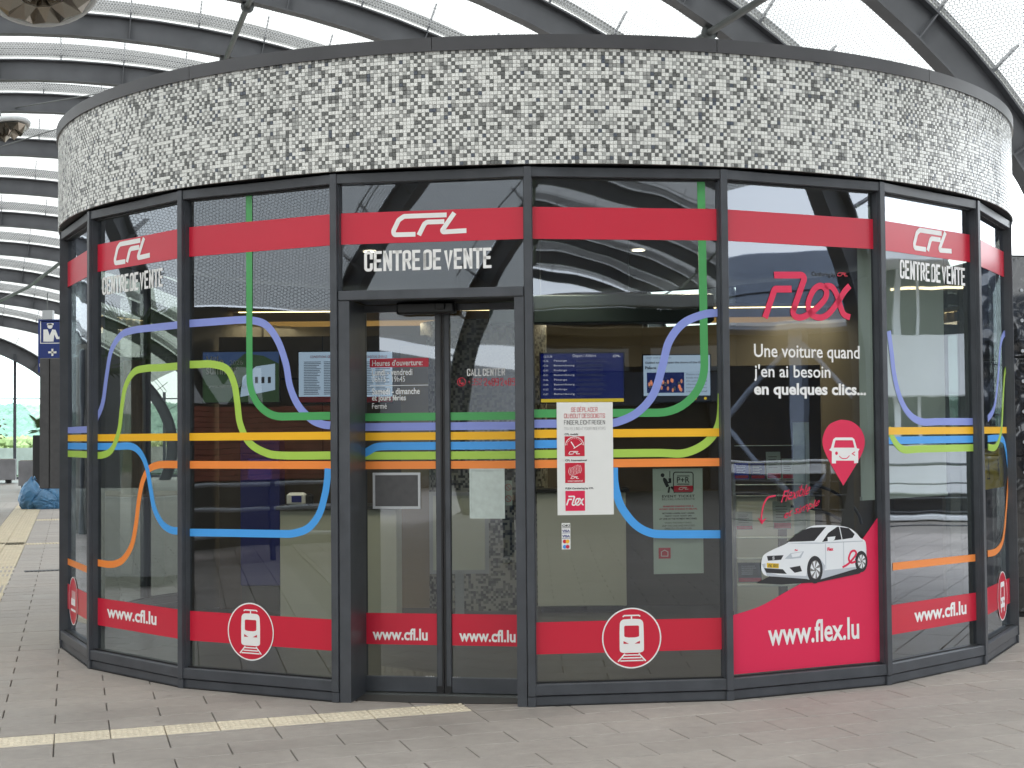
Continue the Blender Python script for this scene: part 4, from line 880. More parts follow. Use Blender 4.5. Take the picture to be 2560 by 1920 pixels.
# countertops
def counter(label, x0, x1, y, h, d_=.5):
    e = empty('service_counter', label, 'counter', ((x0+x1)/2, y, 0), 0, 'pale service counters'); hw = (x1-x0)/2
    MB().bbox(-hw, hw, 0, d_, .06, h-.03, .008).build('front', 'counter', e); MB().box(-hw-.03, hw+.03, -.03, d_+.02, h-.03, h).build('countertop', 'counter_top', e); MB().box(-hw+.03, hw-.03, .03, d_-.03, 0, .06).build('plinth', 'black', e); return e
cY = 13.0; cl0, cl1 = at(605, 1200, cY), at(857, 1200, cY); zc_ = at(700, 1093, cY).z
counter('pale green counter with card terminal left of the doors', cl0.x, cl1.x, cY, zc_)
cY2 = 14.2; cr0, cr1 = at(1161, 1200, cY2), at(1353, 1200, cY2); counter('tall pale green counter behind the window right of the doors', cr0.x, cr1.x, cY2, at(1250, 1056, cY2).z, .4)
cY3 = 13.4; c30, c31 = at(1592, 1200, cY3), at(1762, 1200, cY3)
counter('low pale cabinet behind the brochure rack', c30.x, c31.x, cY3, at(1700, 1064, cY3).z, .4)
t0 = at(645, 1094, cY+.1); ct = empty('card_terminal', 'small white payment terminal on the left counter', 'card terminal', (t0.x, cY+.12, zc_))
MB().bbox(-.10, .06, -.05, .08, 0, .11, .02).build('housing', 'paper', ct); MB().box(-.055, .03, -.053, -.0505, .03, .085).build('display', 'navy', ct); MB().bbox(.05, .12, -.02, .08, 0, .10, .02).build('keypad', 'black', ct)
cc = at(562, 1200, 14.3); hw = (at(605, 1200, 14.3).x-at(520, 1200, 14.3).x)/2; bc = empty('blue_stand', 'navy blue ticket machine column inside the left window', 'ticket machine', (cc.x, 14.3, 0))
MB().bbox(-hw, hw, 0, .3, .26, 1.62, .01).build('cabinet', 'navy', bc); MB().box(-hw+.01, hw-.01, .02, .28, 0, .255).build('foot', 'taupe', bc); MB().box(-hw*.6, hw*.6, -.004, -.001, 1.25, 1.45).build('display', 'screen_navy', bc)
# screens
def screen(label, x0d, y0d, x1d, y1d, Y, face):
    a_, b_ = at(x0d, y1d, Y), at(x1d, y0d, Y); e = empty('display_screen', label, 'screen', ((a_.x+b_.x)/2, Y, a_.z)); hw = (b_.x-a_.x)/2; h = b_.z-a_.z
    MB().bbox(-hw, hw, 0, .04, 0, h, .004).build('housing', 'black', e); m_ = .012
    MB().add([(-hw+m_, -.001, m_), (hw-m_, -.001, m_), (hw-m_, -.001, h-m_), (-hw+m_, -.001, h-m_)], [(0, 1, 2, 3)]).build('display', face, e); return e, hw-m_, h, m_
MX = Matrix.Rotation(math.pi/2, 4, 'X')
def scr(e, name, mb, m_, off): return mb.build(name, m_, e, Matrix.Translation((0, -off, 0)) @ MX)
e, hw, h, m_ = screen('screen showing a cycling summer 2026 advert with a white house', 436, 757, 605, 872, 14.5, 'screen_sky')
mb = MB(); V, F = poly2d([[(-hw, m_), (hw, m_), (hw, h*.75), (hw*.6, h*.9), (hw*.1, h*.95), (-hw*.3, h*.7), (-hw, h*.75)]]); mb.add(V, F, 0); V, F = poly2d([[(-.02*hw, .12*h), (hw*.9, .25*h), (hw*.9, .75*h), (hw*.4, .70*h), (.05*hw, .5*h)]], .0005); mb.add(V, F, 1)
for i in range(4): V, F = poly2d([[(hw*(.2+.17*i), h*.38), (hw*(.28+.17*i), h*.38), (hw*(.28+.17*i), h*.5), (hw*(.2+.17*i), h*.5)]], .001); mb.add(V, F, 2)
scr(e, 'picture', mb, ['screen_green', 'screen_white', 'screen_ink'], .002)
mb = MB(); text_fit(mb, 'Vëlo', -hw*.92, -hw*.45, h*.70, h*.90, .02); text_fit(mb, 'summer', -hw*.92, -hw*.1, h*.55, h*.69, .02); text_fit(mb, '2026', -hw*.30, hw*.05, h*.73, h*.82, .0); text_fit(mb, 'www.velosummer.lu', -hw*.85, hw*.1, h*.3, h*.36, 0); scr(e, 'lettering', mb, 'paper', .004)
def docscreen(label, *a_):
    e, hw, h, m_ = screen(label, *a_, 'screen_white'); mb = MB()
    for i in range(20):
        y = h*.78-i*h*.032
        for x0, x1 in ((-hw*.8, -hw*random.uniform(.1, .3)), (0, hw*random.uniform(.55, .9))): mb.add([(x0, y, 0), (x1, y, 0), (x1, y+h*.013, 0), (x0, y+h*.013, 0)], [(0, 1, 2, 3)], 0)
    V, F = poly2d([[(-hw, m_), (hw, m_), (hw, h*.13), (-hw, h*.13)]]); mb.add(V, F, 1); text_fit(mb, 'CONDITIONS GÉNÉRALES', -hw*.55, hw*.7, h*.86, h*.92, .02, 0, 1); scr(e, 'print', mb, ['screen_ink', 'v_red'], .002)
docscreen('screen showing white general terms page beside the door jamb', 643, 757, 756, 872, 14.5)
docscreen('screen showing white terms page seen through the left sliding door', 772, 757, 850, 872, 14.5)
e, hw, h, m_ = screen('blue departures screen listing trains inside the right window', 1166, 760, 1349, 872, 14.6, 'screen_blue'); mb = MB()
text_fit(mb, '12:31:38', -hw*.92, -hw*.72, h*.90, h*.94, 0, 0, 0); text_fit(mb, 'Départ / Abfahrt', -hw*.22, hw*.34, h*.89, h*.96, 0, 0, 0); logo_cfl(mb, hw*.75, hw*.93, h*.90, h*.94, 0)
for i, s in enumerate(('Pétange', 'Bettembourg', 'Rodange', 'Bettembourg', 'Pétange', 'Bettembourg', 'Rodange', 'Bettembourg')):
    y = h*(.81-.093*i)
    if i % 2: mb.add([(-hw, y-h*.02, -.0004), (hw, y-h*.02, -.0004), (hw, y+h*.07, -.0004), (-hw, y+h*.07, -.0004)], [(0, 1, 2, 3)], 2)
    text_fit(mb, s, -hw*.68, -hw*(.68-.045*len(s)), y, y+h*.045, 0, 0, 0); text_fit(mb, ('12:36', '12:36', '12:52', '12:57', '13:06', '13:06', '13:22', '13:27')[i], -hw*.94, -hw*.82, y+.004, y+h*.04, 0, 0, 0)
    for q in range(2): mb.add([(-hw*.14, y+h*.03-q*h*.025, 0), (hw*random.uniform(.3, .68), y+h*.03-q*h*.025, 0), (hw*.5, y+h*.038-q*h*.025, 0), (-hw*.14, y+h*.038-q*h*.025, 0)], [(0, 1, 2, 3)], 1)
mb.add([(-hw, m_, 0), (hw, m_, 0), (hw, h*.09, 0), (-hw, h*.09, 0)], [(0, 1, 2, 3)], 3); scr(e, 'print', mb, ['screen_text', 'car_shade', 'screen_navy', 'screen_gold'], .002)
e, hw, h, m_ = screen('news screen about guided tours behind the blue and green stripes', 1388, 764, 1536, 870, 14.6, 'screen_white'); mb = MB()
text_fit(mb, 'Until end of August.', -hw*.92, -hw*.15, h*.90, h*.945, 0); text_fit(mb, 'Guided tours reopen the doors of the Grand', -hw*.95, hw*.9, h*.79, h*.85, .03); text_fit(mb, 'Palace', -hw*.95, -hw*.62, h*.69, h*.75, .03)
for i, s in enumerate(('Visitors can once', 'inside the Grand', 'this summer, and', 'offering a closer', 'history, architec', 'ceremonial')): text_fit(mb, s, hw*.28, hw*.9, h*(.56-.07*i), h*(.60-.07*i), 0)
V, F = poly2d([[(-hw*.9, h*.2), (hw*.22, h*.2), (hw*.22, h*.62), (-hw*.9, h*.62)]]); mb.add(V, F, 1)
for i in range(26):
    x, y = random.uniform(-.85, .15)*hw, random.uniform(.24, .5)*h; V, F = poly2d([circ(x, y, hw*.035, h*.045, 8)], .0004); mb.add(V, F, random.choice((2, 3)))
V, F = poly2d([[(-hw, m_), (hw, m_), (hw, h*.14), (-hw, h*.14)]]); mb.add(V, F, 0); V, F = poly2d([circ(hw*.55, h*.08, h*.03, n=10)], .0005); mb.add(V, F, 4); V, F = poly2d([circ(hw*.85, h*.08, h*.03, n=10)], .0005); mb.add(V, F, 4)
scr(e, 'print', mb, ['screen_ink', 'screen_navy', 'paper', 'screen_orange', 'screen_gold'], .002)
# standing leaflet frame seen between the doors
a_, b_ = at(928, 1240, 12.2), at(1055, 1062, 12.2); lf = empty('poster_stand', 'freestanding poster frame with pale sheet behind the sliding doors', 'poster stand', ((a_.x+b_.x)/2, 12.2, a_.z))
hw = (b_.x-a_.x)/2; h = b_.z-a_.z; MB().box(-hw, hw, 0, .02, 0, .03).box(-hw, hw, 0, .02, h-.03, h).box(-hw, -hw+.03, 0, .02, .03, h-.03).box(hw-.03, hw, 0, .02, .03, h-.03).build('edge', 'silver', lf)
MB().box(-hw+.03, hw-.03, .005, .015, .03, h-.03).build('sheet', 'counter', lf); MB().box(-hw*.15, hw*.15, .02, .05, -a_.z, 0).box(-hw*.8, hw*.8, -.1, .2, -a_.z, -a_.z+.02).build('foot', 'silver', lf)
# brochure rack
rk = empty('brochure_rack', 'clear shelf rack of brochures behind the car sharing window', 'brochure rack', (at(1745, 1000, 11.2).x, 11.2, 0))
hz = at(1745, 912, 11.2).z; MB().box(-.012, .012, 0, .03, 0, hz).build('post', 'paper_green', rk); MB().box(-.10, -.014, .03, .036, .02, hz).build('back_plate', 'pearl', rk)
x_l = at(1588, 1000, 11.2).x-rk.location.x
for yd in (962, 1046, 1070, 1160, 1205, 1262):
    z = at(1650, yd, 11.2).z; MB().box(x_l, -.02, -.12, .03, z-.004, z).build('shelf', 'pearl', rk)
mb = MB().box(x_l-.02, x_l, 0, .03, 0, hz-.3); mb.build('post', 'silver', rk)
bro = [(1602, 1000, 1035, 30, 'screen_navy', 'navy front brochure, leftmost on the upper shelf'), (1637, 1000, 1035, 30, 'navy', 'navy and red brochure beside the tall leaflet'), (1672, 975, 1035, 30, 'paper_green', 'tall pale leaflet on the upper shelf of the rack'), (1702, 990, 1035, 24, 'pearl', 'pale leaflet at the right end of the upper shelf'),
       (1608, 1105, 1145, 36, 'paper_green', 'pale leaflet with red foot on the lower left shelf'), (1690, 1082, 1143, 38, 'paper_green', 'tall printed leaflet with red foot on the middle shelf'), (1620, 1215, 1258, 50, 'slate_green', 'dark brochure on the lowest shelf behind the printed car')]
for xd, y0, y1, wd, m_, lb in bro:
    A, B = at(xd-wd/2, y1, 11.12), at(xd+wd/2, y0, 11.12); e = empty('brochure', lb+' ' if False else lb, 'brochure', ((A.x+B.x)/2, 11.12, A.z), 0, 'brochures on the rack'); e.rotation_euler = (math.radians(-12), 0, 0); W_, H_ = (B.x-A.x)/2, B.z-A.z
    MB().box(-W_, W_, -.006, .006, 0, H_).build('cover', m_, e); MB().box(-W_+.004, W_-.004, -.008, -.0065, .004, H_*.22).build('title_band', 'v_red', e)
    mb = MB()
    for i in range(5): mb.box(-W_*.7, W_*random.uniform(.2, .7), -.008, -.0065, H_*(.4+.1*i), H_*(.43+.1*i))
    mb.build('print', 'car_shade' if m_ in ('navy', 'screen_navy', 'slate_green') else 'ink_grey', e)
# roller blind behind bay 6
p = PN[6]; rb_ = pane_thing('roller_blind', 'pale green roller blind half lowered behind the right hand window', 'blind', p, -.16)
zb2 = p(2010, 1068)[1]; sub(rb_, 'cloth', MB().box(.03, SIDE-.13, zb2, HT-.12, -.004, 0), 'blind'); sub(rb_, 'bottom_bar', MB().box(.03, SIDE-.13, zb2-.025, zb2, -.012, .008), 'blind')
# curved dark stand seen low in bay 6
cst = empty('curved_rack', 'dark rack with curved arms low inside the right hand window', 'rack', (2.05, 12.6, 0)); MB().box(-.06, .0, -.05, .05, 0, 1.4).box(.45, .55, -.05, .05, 0, 1.4).build('upright', 'taupe', cst)
for z in (.45, .75, 1.05, 1.25): MB().tube([(0+.62*math.sin(t), 0, z-.38*(1-math.cos(t))) for t in np.linspace(0, 1.5, 10)], .014, 6).build('arm', 'frame_dark', cst)

# ================================================================== CANOPY
AXH = Vector((-math.sin(math.radians(17)), math.cos(math.radians(17)), 0)); TRH = Vector((math.cos(math.radians(17)), math.sin(math.radians(17)), 0))
RIB = {}
for k in range(-16, 12):
    s = {-3: 15.4, -2: 18.4, -1: 21.6}.get(k, 25.1+3.72*k if k >= 0 else (12.3 if k == -4 else 10.5+3.7*(k+4) if k > -11 else -11.7+6.5*(k+10))); t0_, zc, Wd, Hh = 0, 9.0, 11.5, 7.0
    far = {3: (-.4, 9.1), 4: (-1.2, 8.75, 11.5, 7), 5: (-2.0, 8.37, 11.5, 7), 6: (-2.4, 7.96, 11, 6.6), 7: (-3.0, 7.55, 10.5, 6.2), 8: (-3.9, 7.15, 10, 5.8), 9: (-4.2, 6.68, 9.5, 5.4), 10: (-4.9, 6.22, 8.6, 4.9), 11: (-6.9, 5.9, 7, 4.0)}
    if k in far: q = far[k]; t0_, zc = q[0], q[1]; (Wd, Hh) = q[2:] if len(q) > 2 else (Wd, Hh)
    RIB[k] = (s, t0_, zc, Wd, Hh)
def rib_pt(k, th, off=0.0, ds=0.0):
    s, t0_, zc, Wd, Hh = RIB[k]; t = Wd*math.sin(th); z = zc-Hh+Hh*math.cos(th)
    n = Vector((math.sin(th)/Wd, math.cos(th)/Hh)); n.normalize()
    v = AXH*(s+ds)+TRH*(t0_+t+n.x*off); return Vector((v.x, v.y, z+n.y*off))
canopy = empty('station_canopy', 'vaulted station canopy of dark steel ribs and white translucent membrane cushions', 'canopy')
THM = 1.72
def thfloor(k):
    s, t0_, zc, Wd, Hh = RIB[k]; c = (Hh-zc)/Hh; return math.acos(max(-1, min(1, c)))
fin_me = MB().box(-.012, .012, -.05, .05, 0, .52).mesh('fin', 'rib')
for k in range(-16, 12):
    tf = thfloor(k); n = 56; mb = MB(); D_ = .43; fw = .115; prof = [(-fw, 0), (fw, 0), (fw, .025), (.008, .025), (.008, D_-.025), (fw, D_-.025), (fw, D_), (-fw, D_), (-fw, D_-.025), (-.008, D_-.025), (-.008, .025), (-fw, .025)]
    if k == 11: prof = [(-.3, 0), (.3, 0), (.3, .03), (.05, .03), (.05, .6), (.3, .6), (.3, .64), (-.3, .64), (-.3, .6), (-.05, .6), (-.05, .03), (-.3, .03)]
    m_ = len(prof); V = []
    for i in range(n+1):
        th = -tf+2*tf*i/n
        for a_, b_ in prof: V.append(rib_pt(k, th, b_, a_))
    F = [(i*m_+j, i*m_+(j+1) % m_, (i+1)*m_+(j+1) % m_, (i+1)*m_+j) for i in range(n) for j in range(m_)]
    mb.add(V, F, 0, False); ro = mb.build('rib', 'rib', canopy)
    Wd = RIB[k][3]; nf = int(2*tf*Wd*.86/1.05); fm_ = MB()
    for i in range(nf+1):
        th = -tf+2*tf*(i+.35)/nf
        if th > tf: continue
        base = rib_pt(k, th, D_); up = (rib_pt(k, th, D_+.5)-base).normalized(); tx = AXH.cross(up).normalized()
        R_ = Matrix((( tx.x, AXH.x, up.x, base.x), (tx.y, AXH.y, up.y, base.y), (tx.z, AXH.z, up.z, base.z), (0, 0, 0, 1)))
        q = px_of(base)
        if k >= -3 and q and -80 < q[0] < 2640 and -80 < q[1] < 1100: obj('fin', fin_me, ro, R_)
        else: fm_.box(-.012, .012, -.05, .05, 0, .52, 0, R_)
        if -3 <= k <= 4:
            st = Matrix((( tx.x, AXH.x, up.x, 0), (tx.y, AXH.y, up.y, 0), (tx.z, AXH.z, up.z, 0), (0, 0, 0, 1)))
    if fm_.v: fm_.build('fins', 'rib', ro, kind='stuff')
    # web stiffeners on alternate fins, near ribs
    sm_ = MB()
    for i in range(0, nf+1, 2):
        th = -tf+2*tf*(i+.35)/nf
        if th > tf: continue
        b0_, b1__ = rib_pt(k, th, .025), rib_pt(k, th, D_-.025); tt = (rib_pt(k, th+.001, .0)-rib_pt(k, th, 0)).normalized()*.008
        for sd_ in (-1, 1):
            A = [b0_+AXH*sd_*.009-tt, b0_+AXH*sd_*.009+tt, b0_+AXH*sd_*.105+tt, b0_+AXH*sd_*.105-tt]; B = [x+(b1__-b0_) for x in A]
            sm_.add(A+B, [(0, 1, 2, 3), (7, 6, 5, 4), (0, 4, 5, 1), (1, 5, 6, 2), (2, 6, 7, 3), (3, 7, 4, 0)])
    sm_.build('web_stiffeners', 'rib', ro, kind='stuff')
    if k < 11:    # membrane bay to the next rib + edge cable
        nx, ny = 70, 14; V = []; uvs = []; F = []; tf2 = thfloor(k+1); lo = .74 if -27 <= k else .9
        def mem(i, j):
            u_ = j/ny; th0 = (-1.38+2.60*i/nx)
            if k >= 8: th0 *= .9
            a_ = rib_pt(k, th0, .46); b_ = rib_pt(k+1, th0, D_); up = (rib_pt(k, th0, D_+1)-a_).normalized()
            sc_ = math.sin(math.pi*u_); off = .06+.62*sc_**.75
            return a_.lerp(b_, u_)+up*off
        for i in range(nx+1):
            for j in range(ny+1): V.append(mem(i, j)); 
        me = bpy.data.meshes.new('membrane_cushion'); F = [(i*(ny+1)+j, (i+1)*(ny+1)+j, (i+1)*(ny+1)+j+1, i*(ny+1)+j+1) for i in range(nx) for j in range(ny)]
        me.from_pydata(V, [], F); uv = me.uv_layers.new(name='UVMap'); ncv = ny+1; Ls = [0]; jl = [0]
        for i in range(nx): Ls.append(Ls[-1]+(V[(i+1)*ncv+ny//2]-V[i*ncv+ny//2]).length)
        for j in range(ny): jl.append(jl[-1]+(V[(nx//2)*ncv+j+1]-V[(nx//2)*ncv+j]).length)
        li_ = np.empty(len(me.loops), int); me.loops.foreach_get('vertex_index', li_); Ls = np.array(Ls); jl = np.array(jl)
        uv.data.foreach_set('uv', np.stack([Ls[li_//ncv], jl[li_ % ncv]], 1).ravel().astype('f')); me.materials.append(M['membrane']); me.polygons.foreach_set('use_smooth', [True]*len(F)); obj('membrane_cushion', me, canopy)
        cb = MB(); cb.tube([rib_pt(k, th, D_+.30, .25) for th in np.linspace(-1.2, 1.2, 40)], .012, 5); cb.build('edge_cable', 'steel', canopy)
        if k % 2 == 0: cb = MB(); cb.tube([rib_pt(k, th, D_+.18, .25) for th in np.linspace(-1.2, 1.2, 40)], .010, 5); cb.build('edge_cable', 'steel', canopy)
# purlin tubes and bracing rods
def on_rib(k, t, off=.0): s, t0_, zc, Wd, Hh = RIB[k]; return rib_pt(k, math.asin(max(-.999, min(.999, (t-t0_)/Wd))), off)
for t in (-8, -2.8, 2.8, 8.1):
    for k in range(-15, 2):
        A, B = on_rib(k, t, -.06), on_rib(k+1, t, -.06); MB().tube([A, B], .05, 10).tube([A-AXH*.02, A+AXH*.02], .11, 12).build('purlin_tube', 'steel', canopy)
for k, t1, t2 in ((9, -3.2, -2.75), (8, -1.45, -3.2+0), (7, -.35, -1.45), (6, .4, -.35)):
    pass
dg2 = [(10, -4.2), (9, -2.75), (8, -1.35), (7, -.35), (6, .75), (5, 1.9)]
for (ka, ta), (kb, tb) in zip(dg2[:-1], dg2[1:]): MB().tube([on_rib(ka, ta, -.07), on_rib(kb, tb, -.07)], .06, 10).build('purlin_tube', 'steel', canopy)
for (ka, ta, kb, tb) in ((3, -1.2, 2, 1.6), (4, -2.0, 3, .8), (-1, 4.6, -2, 2.2), (0, .8, -1, 3.4), (2, 3.2, 3, 1.0)):
    MB().tube([on_rib(ka, ta, .1), on_rib(kb, tb, .1)], .014, 6).build('bracing_rod', 'steel', canopy)

# ------------------------------------------------------------------ round luminaires
def luminaire(label, xd, yd, Y, R_, tilt, roll_, slab_low):
    c = at(xd, yd, Y); e = empty('reflector_lamp', label, 'lamp', c, 0, 'round reflector lamps under the canopy'); e.rotation_euler = (tilt, roll_, 0)
    mb = MB(); mb.tube([(0, 0, -.02), (0, 0, .02)], R_, 40, 0, True); mb.build('disc_plate', 'facade_white', e)
    mb = MB(); n = 12
    for i in range(n):
        for (r0, r1) in ((0.02, .45), (.47, .94)):
            a0, a1 = 2*math.pi*i/n, 2*math.pi*(i+1)/n; am = (a0+a1)/2; pts = [(R_*r0*math.cos(a0), R_*r0*math.sin(a0), -.03), (R_*r1*math.cos(a0), R_*r1*math.sin(a0), -.035), (R_*r1*math.cos(a1), R_*r1*math.sin(a1), -.035), (R_*r0*math.cos(a1), R_*r0*math.sin(a1), -.03), (R_*(r0+r1)/2*math.cos(am), R_*(r0+r1)/2*math.sin(am), -.11)]
            mb.add(pts, [(0, 4, 1), (1, 4, 2), (2, 4, 3), (3, 4, 0)])
    mb.build('reflector_facets', 'mirror_bronze', e); MB().tube([(0, 0, .02), (0, .1, .9)], .03, 8).build('arm', 'steel', e)
    MB().tube([(R_*math.cos(t), R_*math.sin(t), 0) for t in np.linspace(0, 2*math.pi, 41)], .03, 6, 0, False).build('rim', 'facade_white', e)
mat('mirror_bronze', (.30, .27, .23), .15, .9)
luminaire('large round reflector lamp cut by the top left corner of the view', 88, -28, 13.2, .48, math.radians(-24), math.radians(-12), 0)
luminaire('smaller tilted reflector lamp at the left edge below the ribs', 2, 276, 17, .30, math.radians(-3), math.radians(-14), 0)

# ================================================================== FAR LEFT: end glazing, hill, planters, sign
eg = empty('end_glazing', 'tall green tinted end wall of glass closing the far end of the hall', 'glass wall', AXH*66)
eg.rotation_euler = (0, 0, math.radians(17))
xs = [-16+i*3.2 for i in range(9)]
yd0 = at(30, 865, 64).z
def topz(t):
    s, t0_, zc, Wd, Hh = RIB[11]; q = 1-((t-t0_)/Wd)**2; return max(.3, zc-Hh+Hh*math.sqrt(max(q, 0))) if q > 0 else .3
off_ = to_ = (ground(30, 1040)-AXH*66).dot(TRH)
mxx = (at(33, 900, 63)-AXH*66).dot(TRH)
xs = [mxx+i*3.0 for i in range(-4, 4)]
for i in range(len(xs)-1):
    a_, b_ = xs[i], xs[i+1]; hh_ = min(topz(a_), topz(b_)) if min(topz(a_), topz(b_)) > yd0 else max(topz(a_), topz(b_))
    za, zb3 = topz(a_), topz(b_)
    MB().add([(a_+.06, 0, .12), (b_-.06, 0, .12), (b_-.06, 0, min(yd0, zb3+.1)), (a_+.06, 0, min(yd0, za+.1))], [(0, 1, 2, 3)]).build('pane', 'glass_end', eg)
    if za > yd0 or zb3 > yd0: MB().add([(a_+.06, 0, yd0+.05), (b_-.06, 0, yd0+.05), (b_-.06, 0, max(zb3+.2, yd0+.06)), (a_+.06, 0, max(za+.2, yd0+.06))], [(0, 1, 2, 3)]).build('pane', 'glass_end', eg)
    MB().box(a_+.06, b_-.06, -.05, .05, yd0, yd0+.05).build('transom', 'frame', eg)
for x in xs: MB().box(x-.06, x+.06, -.08, .08, 0, max(topz(x), yd0)+.3).build('mullion', 'frame', eg)
MB().box(xs[0], xs[-1], -.1, .1, 0, .115).build('base_rail', 'frame', eg)
# low wall and parapet beyond
pwl = MB().box(-60, 20, 0, .4, 0, 1.25).build('parapet_wall', 'concrete', None, Matrix.Translation(AXH*74) @ Matrix.Rotation(math.radians(17), 4, 'Z')); tag(pwl, 'low pale parapet wall beyond the end glazing', 'wall')
# wooded hill
def hill():
    n = 90; m_ = 30; V = []
    for i in range(n+1):
        x = -420+i*9.0
        for j in range(m_+1):
            y = 240+j*12; pr_ = min(1, j/12); h_ = (10.6+1.2*math.sin(i*.09)+.7*math.sin(i*.31+1))*(pr_**.8)
            h_ += random.uniform(-.4, .4)*pr_; V.append((x+random.uniform(-2, 2), y, h_-2))
    F = [(i*(m_+1)+j, (i+1)*(m_+1)+j, (i+1)*(m_+1)+j+1, i*(m_+1)+j+1) for i in range(n) for j in range(m_)]
    MB().add(V, F, 0, True).build('wooded_hill', 'hillmat', None, kind='structure')
m = mat('hillmat', (.3, .4, .34), .9); t = m.node_tree; n = t.nodes.new; l = t.links.new; g = n('ShaderNodeNewGeometry'); vo = n('ShaderNodeTexVoronoi'); vo.inputs['Scale'].default_value = .22; l(g.outputs['Position'], vo.inputs['Vector'])
r_ = n('ShaderNodeValToRGB'); r_.color_ramp.elements[0].color = (.24, .34, .27, 1); r_.color_ramp.elements[1].color = (.11, .18, .14, 1); l(vo.outputs['Distance'], r_.inputs[0]); r_.color_ramp.elements[1].position = .9; l(r_.outputs[0], t.nodes['Principled BSDF'].inputs['Base Color'])  # hill greens kept pale and bluish: distance haze mixed into the colour
hill()
# tree crowns on the hill, one mass
V = []; F = []
ico = [(0, 0, 1), (.89, 0, .45), (.28, .85, .45), (-.72, .53, .45), (-.72, -.53, .45), (.28, -.85, .45), (.72, .53, -.45), (-.28, .85, -.45), (-.89, 0, -.45), (-.28, -.85, -.45), (.72, -.53, -.45), (0, 0, -1)]
icf = [(0, 1, 2), (0, 2, 3), (0, 3, 4), (0, 4, 5), (0, 5, 1), (1, 6, 2), (2, 7, 3), (3, 8, 4), (4, 9, 5), (5, 10, 1), (6, 7, 2), (7, 8, 3), (8, 9, 4), (9, 10, 5), (10, 6, 1), (11, 7, 6), (11, 8, 7), (11, 9, 8), (11, 10, 9), (11, 6, 10)]
for i in range(9000):
    y = random.uniform(238, 400); x = -y*random.uniform(.20, .42); pr_ = min(1, (y-240)/144); ii = (x+420)/9; z = (10.6+1.2*math.sin(ii*.09)+.7*math.sin(ii*.31+1))*(max(pr_, 0)**.8)-1; rr = random.uniform(.5, 1.5); b = len(V)
    V += [(x+a_*rr*random.uniform(.8, 1.2), y+b_*rr, z+c_*rr*random.uniform(.8, 1.3)) for a_, b_, c_ in ico]; F += [tuple(b+q for q in f) for f in icf]
me = bpy.data.meshes.new('hill_woodland'); me.from_pydata(V, [], F); me.materials.append(M['hillmat']); me.polygons.foreach_set('use_smooth', [True]*len(F)); me.update(); o = obj('hill_woodland', me, kind='stuff'); o['label'] = 'dense woodland covering the hill beyond the glass end wall'
# nearer bushes beyond the glass
V = []; F = []
for i in range(900):
    x = random.uniform(-40, -20); y = 96+random.uniform(-3, 8); z = random.uniform(-.2, 1.6); rr = random.uniform(.18, .5); b = len(V); V += [(x+a_*rr*random.uniform(.7, 1.2), y+b_*rr, z+c_*rr) for a_, b_, c_ in ico]; F += [tuple(b+q for q in f) for f in icf]
mat('bush', (.30, .34, .15), .9, 0, .3, 2); me = bpy.data.meshes.new('shrubbery'); me.from_pydata(V, [], F); me.materials.append(M['bush']); me.update(); o = obj('shrubbery', me, kind='stuff')  # leaf colour lightened to carry distance haze and the glass in front

def palm(e, h, n=14, r_=1.0, m_='palm', seed=1, tr=.06):
    rd = random.Random(seed); MB().tube([(0, 0, 0), (.03, 0, h*.5), (0, .02, h)], tr, 8, radii=[tr*1.2, tr, tr*.9]).build('trunk', 'palm_trunk', e); mb = MB()
    for i in range(n):
        a_ = 2*math.pi*i/n+rd.uniform(-.2, .2); el = rd.uniform(-.2, 1.1); L_ = r_*rd.uniform(.8, 1.1); d = Vector((math.cos(a_)*math.cos(el), math.sin(a_)*math.cos(el), math.sin(el))); p0 = Vector((0, 0, h)); p1 = p0+d*L_*.45; mb.tube([p0, p1], .008, 4, 0, False)
        side = d.cross(Vector((0, 0, 1))).normalized(); upn = side.cross(d)
        for q in range(27):                         # fan leaf of narrow blades
            fa = -1.9+3.8*q/26; dr = (d*math.cos(fa)+side*math.sin(fa)).normalized(); ln = L_*.62*(1-.25*abs(fa)/1.9); tip = p1+dr*ln+Vector((0, 0, -.22*ln)); midp = p1+dr*ln*.55+Vector((0, 0, -.02)); wv = dr.cross(upn).normalized()*.010*L_
            mb.add([p1, midp+wv, tip, midp-wv], [(0, 1, 2), (0, 2, 3)])
    mb.build('fronds', m_, e)
def planter(label, x, y, w_, h_, rz, grp='grey planters on feet'):
    e = empty('planter', label, 'planter', (x, y, 0), rz, grp); hw = w_/2
    MB().bbox(-hw, hw, -hw, hw, .12, h_, .01).build('tub', 'planter', e); MB().box(-hw*.9, hw*.9, -hw*.9, hw*.9, h_, h_+.01).build('soil', 'palm_trunk', e)
    for sx in (-1, 1):
        for sy in (-1, 1): MB().box(sx*hw*.6-.1, sx*hw*.6+.1, sy*hw*.6-.1, sy*hw*.6+.1, 0, .119).build('foot', 'black', e)
    return e
g1 = ground(0, 1043); g2_ = ground(60, 1056)
planter('grey square planter at the left edge holding a red leaved shrub', g1.x-.1, g1.y, 1.35, at(10, 992, g1.y).z, math.radians(17)); planter('grey square planter beside the black cabinet near the end glazing', g2_.x+.2, g2_.y, .95, at(60, 995, g2_.y).z, math.radians(17))
e = empty('potted_palm', 'fan palm rising beside the black cabinet near the end glazing', 'palm', (g2_.x+.5, g2_.y+.2, .9)); palm(e, 1.05, 9, .75, seed=4, tr=.05)
e = empty('potted_palm', 'tall fan palm behind the cabinet with fronds against the sky', 'palm', (g2_.x+1.2, g2_.y+1.2, .0)); palm(e, 4.3, 10, 1.3, seed=9, tr=.05)
